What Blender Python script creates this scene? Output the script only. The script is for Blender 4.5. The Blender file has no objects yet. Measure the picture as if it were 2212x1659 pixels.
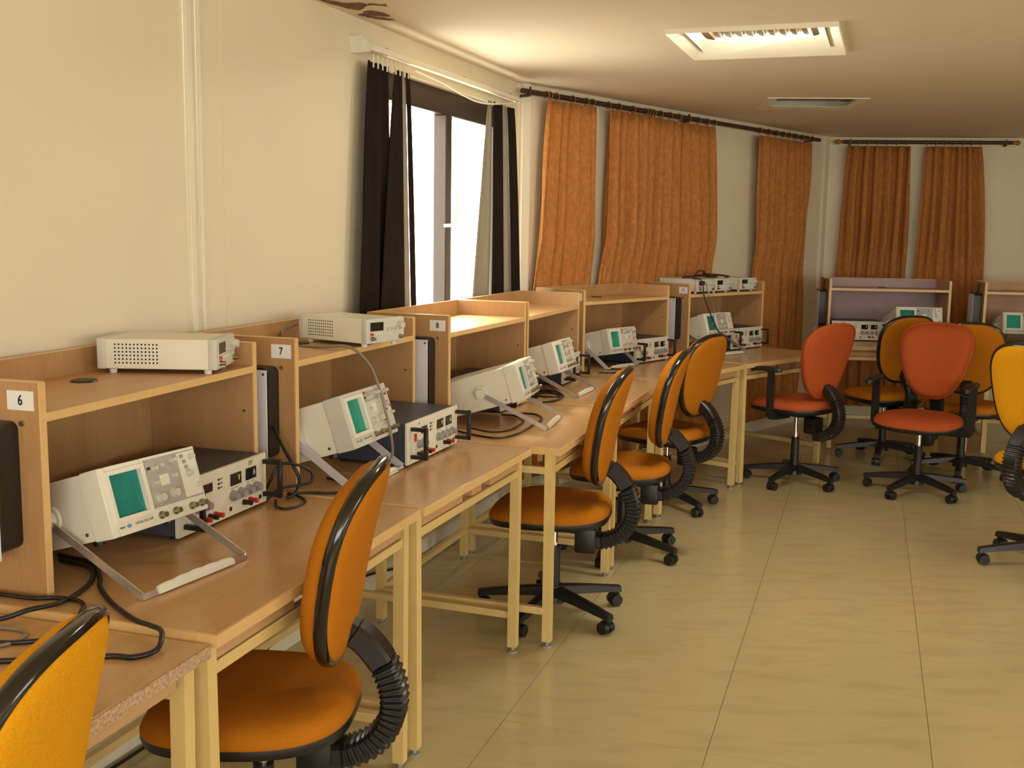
import bpy, bmesh, math, random
from mathutils import Vector, Matrix, Euler
from mathutils.geometry import tessellate_polygon
random.seed(7)
R = math.radians
scn = bpy.context.scene
C = scn.collection

# ------------------------------------------------------------------ camera
cam_d = bpy.data.cameras.new('camera'); cam = bpy.data.objects.new('camera', cam_d); C.objects.link(cam)
cam_d.sensor_width = 36.0; cam_d.lens = 2349.8 * 36.0 / 2212.0; cam_d.clip_start = 0.05
_p, _r = R(8.05), R(0.91)
_right = Vector((1, 0, 0)); _up = Vector((0, math.sin(_p), math.cos(_p))); _fw = Vector((0, math.cos(_p), -math.sin(_p)))
_R = math.cos(_r) * _right + math.sin(_r) * _up
_U = -math.sin(_r) * _right + math.cos(_r) * _up
cam.matrix_world = Matrix(((_R.x, _U.x, -_fw.x, 0.0), (_R.y, _U.y, -_fw.y, 0.0), (_R.z, _U.z, -_fw.z, 1.514), (0, 0, 0, 1)))
scn.camera = cam

# ------------------------------------------------------------------ world, sun, exposure
w = bpy.data.worlds.new('world'); scn.world = w; w.use_nodes = True
bg = w.node_tree.nodes['Background']
bg.inputs[0].default_value = (1.0, 0.98, 0.90, 1); bg.inputs[1].default_value = 9.0
sun_d = bpy.data.lights.new('sun', 'SUN'); sun_d.energy = 9.0; sun_d.angle = R(9.0); sun_d.color = (1.0, 0.96, 0.86)      # hazy sun
sun = bpy.data.objects.new('sun', sun_d); C.objects.link(sun)
sun.rotation_euler = Vector((0.329, -0.552, -0.766)).to_track_quat('-Z', 'Y').to_euler(); sun.location = (-3, 8, 6)
LAMP_COL = (1.0, 0.96, 0.84)
LAMP_S = 240.0
vs = scn.view_settings
vs.view_transform = 'Standard'; vs.look = 'None'; vs.gamma = 1.0; vs.exposure = 0.0; vs.use_curve_mapping = False

# ------------------------------------------------------------------ materials
def _principled(name):
    m = bpy.data.materials.new(name); m.use_nodes = True
    return m, m.node_tree, m.node_tree.nodes['Principled BSDF']
def mat(name, col, rough=0.5, var=0.06, scale=30.0, metal=0.0, bump=0.0, bscale=200.0, spec=0.5, stretch=(1, 1, 1), detail=4.0, emit=None, es=0.0):
    m, nt, b = _principled(name)
    b.inputs['Roughness'].default_value = rough; b.inputs['Metallic'].default_value = metal
    b.inputs['Specular IOR Level'].default_value = spec
    tc = nt.nodes.new('ShaderNodeTexCoord'); mp = nt.nodes.new('ShaderNodeMapping'); mp.inputs['Scale'].default_value = stretch
    nt.links.new(tc.outputs['Object'], mp.inputs[0])
    n = nt.nodes.new('ShaderNodeTexNoise'); n.inputs['Scale'].default_value = scale; n.inputs['Detail'].default_value = detail
    nt.links.new(mp.outputs[0], n.inputs['Vector'])
    cr = nt.nodes.new('ShaderNodeValToRGB')
    lo = [max(0, c * (1 - var)) for c in col]; hi = [min(1, c * (1 + var)) for c in col]
    cr.color_ramp.elements[0].color = (*lo, 1); cr.color_ramp.elements[1].color = (*hi, 1)
    cr.color_ramp.elements[0].position = 0.3; cr.color_ramp.elements[1].position = 0.7
    nt.links.new(n.outputs[0], cr.inputs[0]); nt.links.new(cr.outputs[0], b.inputs['Base Color'])
    if bump:
        n2 = nt.nodes.new('ShaderNodeTexNoise'); n2.inputs['Scale'].default_value = bscale; nt.links.new(mp.outputs[0], n2.inputs['Vector'])
        bp = nt.nodes.new('ShaderNodeBump'); bp.inputs['Strength'].default_value = bump; bp.inputs['Distance'].default_value = 0.002
        nt.links.new(n2.outputs[0], bp.inputs['Height']); nt.links.new(bp.outputs[0], b.inputs['Normal'])
    if emit:
        b.inputs['Emission Color'].default_value = (*emit, 1); b.inputs['Emission Strength'].default_value = es
    return m
def wood(name, col, dark, rough=0.35, axis=0, fine=90.0):
    m, nt, b = _principled(name)
    tc = nt.nodes.new('ShaderNodeTexCoord'); mp = nt.nodes.new('ShaderNodeMapping')
    s = [1.0, 1.0, 1.0]; s[axis] = 0.06; mp.inputs['Scale'].default_value = s
    nt.links.new(tc.outputs['Object'], mp.inputs[0])
    n = nt.nodes.new('ShaderNodeTexNoise'); n.inputs['Scale'].default_value = fine; n.inputs['Detail'].default_value = 6; n.inputs['Roughness'].default_value = 0.7
    n2 = nt.nodes.new('ShaderNodeTexNoise'); n2.inputs['Scale'].default_value = fine * 0.09; n2.inputs['Detail'].default_value = 3
    nt.links.new(mp.outputs[0], n.inputs['Vector']); nt.links.new(mp.outputs[0], n2.inputs['Vector'])
    mx = nt.nodes.new('ShaderNodeMath'); mx.operation = 'ADD'; nt.links.new(n.outputs[0], mx.inputs[0]); nt.links.new(n2.outputs[0], mx.inputs[1])
    hf = nt.nodes.new('ShaderNodeMath'); hf.operation = 'MULTIPLY'; hf.inputs[1].default_value = 0.5; nt.links.new(mx.outputs[0], hf.inputs[0])
    cr = nt.nodes.new('ShaderNodeValToRGB'); cr.color_ramp.elements[0].color = (*dark, 1); cr.color_ramp.elements[1].color = (*col, 1)
    cr.color_ramp.elements[0].position = 0.36; cr.color_ramp.elements[1].position = 0.62
    nt.links.new(hf.outputs[0], cr.inputs[0]); nt.links.new(cr.outputs[0], b.inputs['Base Color'])
    b.inputs['Roughness'].default_value = rough
    bp = nt.nodes.new('ShaderNodeBump'); bp.inputs['Strength'].default_value = 0.05; bp.inputs['Distance'].default_value = 0.001
    nt.links.new(n.outputs[0], bp.inputs['Height']); nt.links.new(bp.outputs[0], b.inputs['Normal'])
    return m
def emat(name, col, s):
    m = bpy.data.materials.new(name); m.use_nodes = True; nt = m.node_tree
    nt.nodes.remove(nt.nodes['Principled BSDF']); e = nt.nodes.new('ShaderNodeEmission')
    e.inputs[0].default_value = (*col, 1); e.inputs[1].default_value = s
    nt.links.new(e.outputs[0], nt.nodes['Material Output'].inputs[0]); return m
def glassmat(name, tint, gl=0.06):
    m = bpy.data.materials.new(name); m.use_nodes = True; nt = m.node_tree
    nt.nodes.remove(nt.nodes['Principled BSDF'])
    t = nt.nodes.new('ShaderNodeBsdfTransparent'); t.inputs[0].default_value = (*tint, 1)
    g = nt.nodes.new('ShaderNodeBsdfGlossy'); g.inputs['Roughness'].default_value = 0.03
    mx = nt.nodes.new('ShaderNodeMixShader'); mx.inputs[0].default_value = gl
    nt.links.new(t.outputs[0], mx.inputs[1]); nt.links.new(g.outputs[0], mx.inputs[2])
    nt.links.new(mx.outputs[0], nt.nodes['Material Output'].inputs[0]); return m
def clothmat(name, col, var, scale, transl, stretch=(1, 1, 0.35)):
    m = mat(name, col, 0.92, var, scale, bump=0.35, bscale=scale * 6, spec=0.1, stretch=stretch, detail=8.0)
    nt = m.node_tree; b = nt.nodes['Principled BSDF']
    tr = nt.nodes.new('ShaderNodeBsdfTranslucent'); tr.inputs[0].default_value = (*col, 1)
    mx = nt.nodes.new('ShaderNodeMixShader'); mx.inputs[0].default_value = transl
    nt.links.new(b.outputs[0], mx.inputs[1]); nt.links.new(tr.outputs[0], mx.inputs[2])
    nt.links.new(mx.outputs[0], nt.nodes['Material Output'].inputs[0]); return m

M = {}
M['wall'] = mat('wall_paint', (0.80, 0.71, 0.52), 0.55, 0.02, 3.0, bump=0.15, bscale=120, spec=0.3)
M['ceil'] = mat('ceiling_paint', (0.78, 0.68, 0.52), 0.8, 0.02, 2.0, bump=0.1, bscale=150, spec=0.2)
M['stain'] = mat('peeled_plaster', (0.16, 0.075, 0.035), 0.9, 0.35, 40)
M['trunk'] = mat('white_trunking', (0.84, 0.78, 0.62), 0.45, 0.02, 20)
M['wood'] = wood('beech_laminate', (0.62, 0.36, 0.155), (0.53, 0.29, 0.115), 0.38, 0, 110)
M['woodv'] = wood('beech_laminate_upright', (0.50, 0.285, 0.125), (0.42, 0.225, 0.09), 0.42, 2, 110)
M['top'] = wood('beech_tabletop', (0.62, 0.37, 0.165), (0.53, 0.30, 0.125), 0.24, 0, 100)
M['band'] = wood('light_edge_band', (0.78, 0.52, 0.23), (0.70, 0.44, 0.18), 0.35, 0, 70)
M['chip'] = mat('raw_chipboard', (0.48, 0.32, 0.19), 0.95, 0.4, 160, bump=0.8, bscale=260, detail=6)
M['batten'] = wood('pale_batten', (0.62, 0.38, 0.19), (0.52, 0.30, 0.14), 0.6, 0, 80)
M['steel'] = mat('cream_painted_steel', (0.74, 0.54, 0.22), 0.4, 0.05, 12)
M['lilac'] = mat('lilac_board', (0.42, 0.31, 0.32), 0.6, 0.06, 20)
M['foot'] = mat('grey_plastic_foot', (0.35, 0.33, 0.28), 0.5)
M['orange'] = mat('orange_fabric', (0.49, 0.165, 0.008), 0.9, 0.10, 260, bump=0.5, bscale=900, spec=0.15)
M['yellow'] = mat('amber_fabric', (0.76, 0.34, 0.008), 0.9, 0.10, 260, bump=0.5, bscale=900, spec=0.15)
M['red'] = mat('brick_red_fabric', (0.45, 0.088, 0.022), 0.9, 0.10, 260, bump=0.5, bscale=900, spec=0.15)
M['black'] = mat('black_plastic', (0.012, 0.011, 0.010), 0.38, 0.2, 60)
M['gloss'] = mat('glossy_black_trim', (0.010, 0.008, 0.007), 0.13, 0.1, 40, spec=0.7)
M['rubber'] = mat('black_rubber', (0.015, 0.013, 0.012), 0.34, 0.2, 60)
M['chrome'] = mat('chrome', (0.75, 0.73, 0.70), 0.12, 0.02, 20, metal=1.0)
M['alu'] = mat('brushed_steel', (0.66, 0.63, 0.59), 0.30, 0.08, 80, metal=0.75, stretch=(1, 1, 0.1))
M['cream'] = mat('cream_enamel', (0.80, 0.76, 0.63), 0.42, 0.02, 10)
M['white'] = mat('offwhite_plastic', (0.79, 0.77, 0.66), 0.45, 0.02, 15)
M['greyp'] = mat('pale_grey_plastic', (0.62, 0.60, 0.52), 0.5, 0.03, 20)
M['panel'] = mat('grey_control_panel', (0.42, 0.40, 0.37), 0.5, 0.10, 60)
M['knob'] = mat('light_grey_knob', (0.60, 0.58, 0.49), 0.45)
M['dknob'] = mat('mid_grey_knob', (0.34, 0.33, 0.32), 0.5)
M['screen'] = mat('teal_screen', (0.010, 0.235, 0.215), 0.18, 0.08, 30)
M['gscreen'] = mat('green_screen', (0.015, 0.34, 0.24), 0.18, 0.08, 30)
M['grat'] = mat('teal_graticule', (0.010, 0.205, 0.185), 0.25)
M['dscreen'] = mat('dark_display', (0.012, 0.014, 0.010), 0.15, 0.1, 30)
M['navy'] = mat('navy_grey_steel', (0.055, 0.058, 0.085), 0.45, 0.08, 30)
M['redp'] = mat('red_plastic', (0.60, 0.03, 0.012), 0.35)
M['bnc'] = mat('nickel_connector', (0.42, 0.38, 0.28), 0.3, 0.05, 30, metal=1.0)
M['paper'] = mat('white_sticker', (0.82, 0.80, 0.78), 0.6, 0.02, 30)
M['ink'] = mat('black_ink', (0.02, 0.018, 0.016), 0.6)
M['inkg'] = mat('grey_print', (0.22, 0.19, 0.17), 0.6)
M['blue'] = mat('blue_badge', (0.16, 0.30, 0.55), 0.4)
M['lav'] = mat('lavender_plastic', (0.60, 0.56, 0.60), 0.45, 0.02, 20)
M['plate'] = mat('white_cover_plate', (0.74, 0.74, 0.80), 0.5, 0.02, 20)
M['cableb'] = mat('black_cable', (0.014, 0.011, 0.010), 0.3)
M['cableg'] = mat('grey_cable', (0.24, 0.21, 0.17), 0.4)
M['rod'] = mat('dark_brown_rod', (0.045, 0.020, 0.010), 0.4, 0.2, 40)
M['ring'] = mat('wooden_ring', (0.34, 0.15, 0.03), 0.5)
M['curtain'] = clothmat('rust_brown_curtain', (0.53, 0.215, 0.060), 0.20, 55, 0.12, (1, 1, 0.55))
M['blackout'] = clothmat('black_curtain_cloth', (0.020, 0.013, 0.010), 0.15, 25, 0.10)
M['greycloth'] = clothmat('grey_curtain_cloth', (0.34, 0.30, 0.24), 0.08, 25, 0.30)
M['wframe'] = mat('dark_brown_frame', (0.040, 0.022, 0.014), 0.45, 0.15, 30)
M['glass1'] = glassmat('window_glass', (0.95, 0.94, 0.86))
M['glass2'] = glassmat('clear_glass', (0.95, 0.95, 0.95))
M['tube'] = emat('lit_fluorescent_tube', LAMP_COL, LAMP_S)
M['tubeoff'] = mat('unlit_tube', (0.5, 0.46, 0.38), 0.4)
M['refl'] = mat('mirror_reflector', (0.80, 0.79, 0.74), 0.16, 0.02, 10, metal=1.0)
M['dull'] = mat('unlit_reflector', (0.20, 0.165, 0.12), 0.6, 0.05, 20)  # darker copy for the switched-off fitting, unlit look put into the colour
M['fix'] = mat('white_fixture_paint', (0.86, 0.80, 0.62), 0.5, 0.02, 10)
M['fixd'] = mat('fixture_shade_end', (0.16, 0.09, 0.04), 0.6)
# floor: polished vitrified tile with faint veins
def tilemat():
    m, nt, b = _principled('polished_beige_tile')
    g = nt.nodes.new('ShaderNodeNewGeometry'); oi = nt.nodes.new('ShaderNodeObjectInfo')
    mp = nt.nodes.new('ShaderNodeMapping'); mp.inputs['Scale'].default_value = (1.6, 6.0, 1.0); mp.inputs['Rotation'].default_value = (0, 0, R(10))
    nt.links.new(g.outputs['Position'], mp.inputs[0])
    n = nt.nodes.new('ShaderNodeTexNoise'); n.inputs['Scale'].default_value = 2.4; n.inputs['Detail'].default_value = 8; n.inputs['Distortion'].default_value = 0.6
    nt.links.new(mp.outputs[0], n.inputs['Vector'])
    cr = nt.nodes.new('ShaderNodeValToRGB')
    e = cr.color_ramp.elements; e[0].position = 0.30; e[0].color = (0.525, 0.435, 0.228, 1); e[1].position = 0.50; e[1].color = (0.575, 0.48, 0.255, 1)
    k = e.new(0.47); k.color = (0.565, 0.47, 0.25, 1)
    nt.links.new(n.outputs[0], cr.inputs[0])
    mx = nt.nodes.new('ShaderNodeMixRGB'); mx.blend_type = 'MULTIPLY'; mx.inputs[0].default_value = 1.0
    r2 = nt.nodes.new('ShaderNodeMapRange'); r2.inputs[3].default_value = 0.985; r2.inputs[4].default_value = 1.015
    nt.links.new(oi.outputs['Random'], r2.inputs[0])
    cb = nt.nodes.new('ShaderNodeCombineXYZ')
    for i in range(3): nt.links.new(r2.outputs[0], cb.inputs[i])
    nt.links.new(cr.outputs[0], mx.inputs[1]); nt.links.new(cb.outputs[0], mx.inputs[2])
    nt.links.new(mx.outputs[0], b.inputs['Base Color'])
    b.inputs['Roughness'].default_value = 0.17; b.inputs['Specular IOR Level'].default_value = 0.45
    return m
M['tile'] = tilemat()
M['grout'] = mat('grout', (0.26, 0.20, 0.10), 0.9)

# ------------------------------------------------------------------ mesh helpers
def xf(v, T): return T @ Vector(v) if T is not None else Vector(v)
def box(bm, lo, hi, T=None, bev=0.0, seg=1):
    x0, y0, z0 = lo; x1, y1, z1 = hi
    vs_ = [bm.verts.new(xf(p, T)) for p in ((x0, y0, z0), (x1, y0, z0), (x1, y1, z0), (x0, y1, z0), (x0, y0, z1), (x1, y0, z1), (x1, y1, z1), (x0, y1, z1))]
    fs = [bm.faces.new([vs_[i] for i in q]) for q in ((3, 2, 1, 0), (4, 5, 6, 7), (0, 1, 5, 4), (1, 2, 6, 5), (2, 3, 7, 6), (3, 0, 4, 7))]
    if bev > 0:
        es = list({e for f in fs for e in f.edges})
        bmesh.ops.bevel(bm, geom=es, offset=bev, segments=seg, affect='EDGES', profile=0.5)
def loft(bm, rings, cap0=True, cap1=True, closed=True):
    vr = [[bm.verts.new(p) for p in r] for r in rings]; n = len(vr[0])
    for a, b in zip(vr[:-1], vr[1:]):
        for i in range(n if closed else n - 1):
            j = (i + 1) % n
            bm.faces.new((a[i], a[j], b[j], b[i]))
    if cap0: bm.faces.new(list(reversed(vr[0])))
    if cap1: bm.faces.new(vr[-1])
    return vr
def cyl(bm, p0, p1, r0, r1=None, seg=16):
    r1 = r0 if r1 is None else r1
    p0, p1 = Vector(p0), Vector(p1); d = (p1 - p0).normalized()
    u = d.orthogonal().normalized(); v = d.cross(u)
    ring = lambda p, r: [p + r * (math.cos(2 * math.pi * i / seg) * u + math.sin(2 * math.pi * i / seg) * v) for i in range(seg)]
    loft(bm, [ring(p0, r0), ring(p1, r1)])
def smooth_path(pts, n=8):
    pts = [Vector(p) for p in pts]
    if len(pts) < 3: return pts
    ext = [2 * pts[0] - pts[1]] + pts + [2 * pts[-1] - pts[-2]]
    out = []
    for i in range(1, len(ext) - 2):
        p0, p1, p2, p3 = ext[i - 1], ext[i], ext[i + 1], ext[i + 2]
        for k in range(n):
            t = k / n
            out.append(0.5 * (2 * p1 + (p2 - p0) * t + (2 * p0 - 5 * p1 + 4 * p2 - p3) * t * t + (3 * p1 - p0 - 3 * p2 + p3) * t ** 3))
    out.append(pts[-1]); return out
def sweep(bm, path, prof, scales=None, up=None):
    """sweep a closed 2-D profile along path; prof points (a,b) on (side, normal)"""
    path = [Vector(p) for p in path]; rings = []; nprev = None
    for i, p in enumerate(path):
        t = (path[min(i + 1, len(path) - 1)] - path[max(i - 1, 0)]).normalized()
        if up is not None:
            n = Vector(up); n = (n - n.dot(t) * t).normalized()
        else:
            n = t.orthogonal().normalized() if nprev is None else (nprev - nprev.dot(t) * t).normalized()
        nprev = n; s = t.cross(n)
        k = 1.0 if scales is None else scales[i]
        rings.append([p + s * (a * k) + n * (b * k) for a, b in prof])
    loft(bm, rings)
def circ(r, n=8): return [(r * math.cos(2 * math.pi * i / n), r * math.sin(2 * math.pi * i / n)) for i in range(n)]
def tube(bm, pts, r, seg=8, n=8): sweep(bm, smooth_path(pts, n), circ(r, seg))
def prism(bm, outline, z0, z1, T=None):
    loft(bm, [[xf((x, y, z0), T) for x, y in outline], [xf((x, y, z1), T) for x, y in outline]])
def mesh(name, bm, m, ang=40, flat=False):
    bmesh.ops.recalc_face_normals(bm, faces=bm.faces)
    me = bpy.data.meshes.new(name); bm.to_mesh(me); bm.free(); me.materials.append(M[m] if isinstance(m, str) else m)
    if not flat:
        me.shade_smooth(); me.set_sharp_from_angle(angle=R(ang))
    return me
def link(name, me, parent=None):
    o = bpy.data.objects.new(name, me); C.objects.link(o)
    if parent is not None: o.parent = parent
    return o
def obj(name, bm, m, parent=None, ang=40, label=None):
    o = link(name, mesh(name, bm, m, ang), parent)
    if label: o['label'] = label
    return o
def BM(): return bmesh.new()
def tag(o, label, cat, group=None):
    o['label'] = label; o['category'] = cat
    if group: o['group'] = group
    return o
def thing(name, label, cat, loc=(0, 0, 0), rz=0.0, tilt=0.0, group=None):
    o = bpy.data.objects.new(name, None); C.objects.link(o); o.empty_display_size = 0.1
    o.location = loc; o.rotation_euler = (-tilt, 0, rz)
    return tag(o, label, cat, group)
def struct(o): o['kind'] = 'structure'; return o
def copy_tree(o, parent=None):
    c = o.copy(); C.objects.link(c); c.parent = parent
    for ch in list(o.children): copy_tree(ch, c)
    return c
_font_cache = {}
def text(name, s, size, m, parent, loc, rot, sx=1.0):
    key = (s, size, m if isinstance(m, str) else m.name, sx)
    if key not in _font_cache:
        cu = bpy.data.curves.new('glyphs', 'FONT'); cu.body = s; cu.size = size; cu.align_x = 'CENTER'; cu.align_y = 'CENTER'; cu.extrude = 0.0002; cu.offset = size * 0.02; cu.resolution_u = 3
        t = bpy.data.objects.new('glyphs', cu); C.objects.link(t)
        bpy.context.view_layer.update()
        me = bpy.data.meshes.new_from_object(t.evaluated_get(bpy.context.evaluated_depsgraph_get()))
        bpy.data.objects.remove(t); bpy.data.curves.remove(cu)
        me.materials.clear(); me.materials.append(M[m]); me.transform(Matrix.Diagonal((sx, 1, 1, 1)))
        _font_cache[key] = me
    o = link(name, _font_cache[key], parent); o.location = loc; o.rotation_euler = rot
    return o
FRONT = (R(90), 0, 0)          # text standing on a face that looks towards -y

# ------------------------------------------------------------------ room shell
H = 2.31
C1 = Vector((0.007, 6.103)); C2 = Vector((2.57, 9.12))
A_ANG, B_ANG, C_ANG = R(70.8), math.atan2(C2.y - C1.y, C2.x - C1.x), R(-6.7)
P_FL = C1 - Vector((math.cos(A_ANG), math.sin(A_ANG))) * ((C1.y + 2.5) / math.sin(A_ANG))
XR = 6.2
P_BR = Vector((XR, C2.y + math.tan(C_ANG) * (XR - C2.x)))
ROOM = [P_FL, Vector((XR, -2.5)), P_BR, C2, C1]        # counter-clockwise
def wall_frame(P, ang):     # local x along wall, y pointing out of the room, z up
    return Matrix.Translation((P.x, P.y, 0)) @ Matrix.Rotation(ang, 4, 'Z')
WA, WB, WC = wall_frame(C1, A_ANG), wall_frame(C1, B_ANG), wall_frame(C2, C_ANG)

def wall_with_openings(name, T, x0, x1, ops, depth=0.16):
    """planar wall face with rectangular openings (xa,xb,za,zb) and their reveals"""
    bm = BM()
    xs = sorted({x0, x1} | {a for o in ops for a in o[:2]}); zs = sorted({0.0, H} | {a for o in ops for a in o[2:]})
    inside = lambda x, z: any(o[0] < x < o[1] and o[2] < z < o[3] for o in ops)
    for xa, xb in zip(xs[:-1], xs[1:]):
        for za, zb in zip(zs[:-1], zs[1:]):
            if not inside((xa + xb) / 2, (za + zb) / 2):
                bm.faces.new([bm.verts.new(T @ Vector(p)) for p in ((xa, 0, za), (xb, 0, za), (xb, 0, zb), (xa, 0, zb))])
    for xa, xb, za, zb in ops:
        for p, q in (((xa, za), (xb, za)), ((xb, za), (xb, zb)), ((xb, zb), (xa, zb)), ((xa, zb), (xa, za))):
            bm.faces.new([bm.verts.new(T @ Vector(v)) for v in ((p[0], 0, p[1]), (q[0], 0, q[1]), (q[0], depth, q[1]), (p[0], depth, p[1]))])
    bmesh.ops.remove_doubles(bm, verts=bm.verts, dist=1e-5)
    me = bpy.data.meshes.new(name); bm.to_mesh(me); bm.free(); me.materials.append(M['wall'])
    return struct(link(name, me))
LA = (C1 - P_FL).length
WIN1 = (-1.69, -0.06, 0.98, 2.16)
wall_with_openings('wall_left', WA, -LA, 0.0, [WIN1])
wall_with_openings('wall_back_left', WB, 0.0, (C2 - C1).length, [])
wall_with_openings('wall_back', WC, 0.0, (P_BR - C2).length, [])
WR = wall_frame(P_BR, R(-90)); LR = P_BR.y + 2.5
right_ops = [(5.9, 8.6, 0.85, 2.15)]
wall_with_openings('wall_right', WR, 0.0, LR, right_ops)
WF = wall_frame(Vector((XR, -2.5)), R(180)); LF_ = XR - P_FL.x
front_ops = [(0.9, 4.0, 0.80, 2.17), (4.9, 8.0, 0.80, 2.17)]
wall_with_openings('wall_front', WF, 0.0, LF_, front_ops)

# ceiling with two recesses for the light fittings
def rect(cx, cy, w_, d_, ang): 
    c, s = math.cos(ang), math.sin(ang)
    return [Vector((cx + x * c - y * s, cy + x * s + y * c)) for x, y in ((-w_ / 2, -d_ / 2), (w_ / 2, -d_ / 2), (w_ / 2, d_ / 2), (-w_ / 2, d_ / 2))]
FIX = [(1.005, 4.668, R(-19), True), (1.80, 6.855, R(-5), False)]
holes = [rect(x, y, 0.56, 0.56, a) for x, y, a, on in FIX]
loops = [[Vector((p.x, p.y, 0)) for p in ROOM]] + [[Vector((p.x, p.y, 0)) for p in h] for h in holes]
flat = [p for l in loops for p in l]
bm = BM(); vv = [bm.verts.new((p.x, p.y, H)) for p in flat]
for t in tessellate_polygon(loops): bm.faces.new([vv[i] for i in t])
for f in bm.faces:
    f.normal_update()
    if f.normal.z > 0: f.normal_flip()
me = bpy.data.meshes.new('ceiling'); bm.to_mesh(me); bm.free(); me.materials.append(M['ceil'])
ceiling = struct(link('ceiling', me))
# water-damaged, peeled patches beside the left wall
def blob(pts, name='peeled_patch'):
    bm = BM(); out = []
    n = len(pts)
    for i in range(n):
        a, b = Vector(pts[i]), Vector(pts[(i + 1) % n])
        for k in range(4):
            q = a.lerp(b, k / 4); out.append((q.x + random.uniform(-.008, .008), q.y + random.uniform(-.008, .008)))
    prism(bm, out, H - 0.004, H - 0.0005)
    obj(name, bm, 'stain', ceiling)
blob([(-0.70, 3.99), (-0.60, 4.05), (-0.555, 4.03), (-0.55, 4.10), (-0.585, 4.165), (-0.635, 4.11)])
blob([(-0.565, 4.185), (-0.53, 4.17), (-0.485, 4.265), (-0.545, 4.255), (-0.575, 4.275), (-0.595, 4.25)])
blob([(-0.575, 4.285), (-0.51, 4.30), (-0.475, 4.345), (-0.52, 4.335)])
blob([(-0.53, 4.045), (-0.475, 4.06), (-0.48, 4.075), (-0.535, 4.06)])

# floor: grout bed and individual polished tiles
bm = BM(); bm.faces.new([bm.verts.new((p.x, p.y, -0.0025)) for p in ROOM])
me = bpy.data.meshes.new('floor'); bm.to_mesh(me); bm.free(); me.materials.append(M['grout'])
floor = struct(link('floor', me))
def clip(poly, lines):
    for a, b in lines:
        d = b - a; out = []
        side = lambda p: d.x * (p.y - a.y) - d.y * (p.x - a.x)
        for i, p in enumerate(poly):
            q = poly[(i + 1) % len(poly)]; sp, sq = side(p), side(q)
            if sp >= 0: out.append(p)
            if (sp >= 0) != (sq >= 0): out.append(p + (q - p) * (sp / (sp - sq)))
        poly = out
        if len(poly) < 3: return []
    return poly
lines = [(ROOM[i], ROOM[(i + 1) % 5]) for i in range(5)]
TS, TA = 0.63, R(72); tu = Vector((math.cos(TA), math.sin(TA))); tn = Vector((math.sin(TA), -math.cos(TA)))
bm = BM(); g = 0.0011
box(bm, (g, g, -0.010), (TS - g, TS - g, 0.0)); full = mesh('tile', bm, 'tile', flat=True)
c0 = tu.dot(Vector((0.79, 3.618)))
for i in range(-16, 16):
    for j in range(-14, 20):
        o0 = tn * (-0.372 + TS * i) + tu * (c0 + TS * j)
        sq = [o0, o0 + tn * TS, o0 + tn * TS + tu * TS, o0 + tu * TS]
        pc = clip(sq, lines)
        if not pc: continue
        area = abs(sum(pc[k].x * pc[(k + 1) % len(pc)].y - pc[(k + 1) % len(pc)].x * pc[k].y for k in range(len(pc)))) / 2
        if area < 0.002: continue
        if area > TS * TS - 1e-4:
            o = link('tile', full, floor); o.location = (o0.x, o0.y, 0)
            o.rotation_euler = (0, 0, TA - R(90))
        else:
            cen = sum(pc, Vector((0, 0))) / len(pc)
            bm = BM(); ol = [((p - cen) * (1 - 2 * g / TS)) + cen for p in pc]
            loft(bm, [[(p.x, p.y, -0.010) for p in ol], [(p.x, p.y, 0.0) for p in ol]])
            obj('tile', bm, 'tile', floor)

# skirting, cable trunking on the walls
def wall_box(name, T, lo, hi, m, kind=True, bev=0.002):
    bm = BM(); box(bm, lo, hi, T, bev); o = obj(name, bm, m)
    return struct(o) if kind else o
wall_box('baseboard_left', WA, (-LA + 0.02, -0.012, 0), (-0.02, 0, 0.09), 'trunk')
wall_box('baseboard_back_left', WB, (0.02, -0.012, 0), ((C2 - C1).length - 0.02, 0, 0.09), 'trunk')
wall_box('baseboard_back', WC, (0.02, -0.012, 0), ((P_BR - C2).length - 0.02, 0, 0.09), 'trunk')
wall_box('trim_1', WA, (-2.99, -0.014, 0.09), (-2.965, 0, H), 'trunk')
wall_box('trim_2', WA, (-2.93, -0.010, 0.09), (-2.915, 0, H), 'trunk')
wall_box('trim_3', WB, (0.02, -0.022, 0.09), (0.09, 0, H), 'trunk')
wall_box('trim_4', WB, ((C2 - C1).length - 0.10, -0.022, 0.09), ((C2 - C1).length - 0.03, 0, H), 'wall')
wall_box('trim_5', WA, (-2.80, -0.0015, 0.09), (-2.792, 0, H), 'wall')

# windows
def window(name, T, op, nm, frame_m, glass_m, head=0.06, fr=0.055, inset=0.05, mull=0.1):
    xa, xb, za, zb = op
    bm = BM(); y0, y1 = inset, inset + 0.06
    box(bm, (xa, y0, za), (xa + fr, y1, zb), T, .004); box(bm, (xb - fr, y0, za), (xb, y1, zb), T, .004)
    box(bm, (xa + fr, y0, za), (xb - fr, y1, za + fr), T, .004); box(bm, (xa + fr, y0, zb - head), (xb - fr, y1, zb), T, .004)
    o = struct(obj(name, bm, frame_m))
    n = nm; step = (xb - xa) / n
    for i in range(1, n):
        xm = xa + step * i
        bm = BM(); box(bm, (xm - mull / 2, y0 - .012, za + fr), (xm + mull / 2, y1 - .004, zb - head), T, .005); obj('mullion', bm, frame_m, o)
    for i in range(n):
        l = xa + step * i + (fr if i == 0 else mull / 2); r_ = xa + step * (i + 1) - (fr if i == n - 1 else mull / 2)
        bm = BM(); bm.faces.new([bm.verts.new(T @ Vector(p)) for p in ((l, y0 + .03, za + fr), (r_, y0 + .03, za + fr), (r_, y0 + .03, zb - head), (l, y0 + .03, zb - head))])
        obj('pane', bm, glass_m, o)
    return o
w1 = window('window_1', WA, WIN1, 2, 'wframe', 'glass1', head=0.11, fr=0.06, inset=0.05, mull=0.070)
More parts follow.
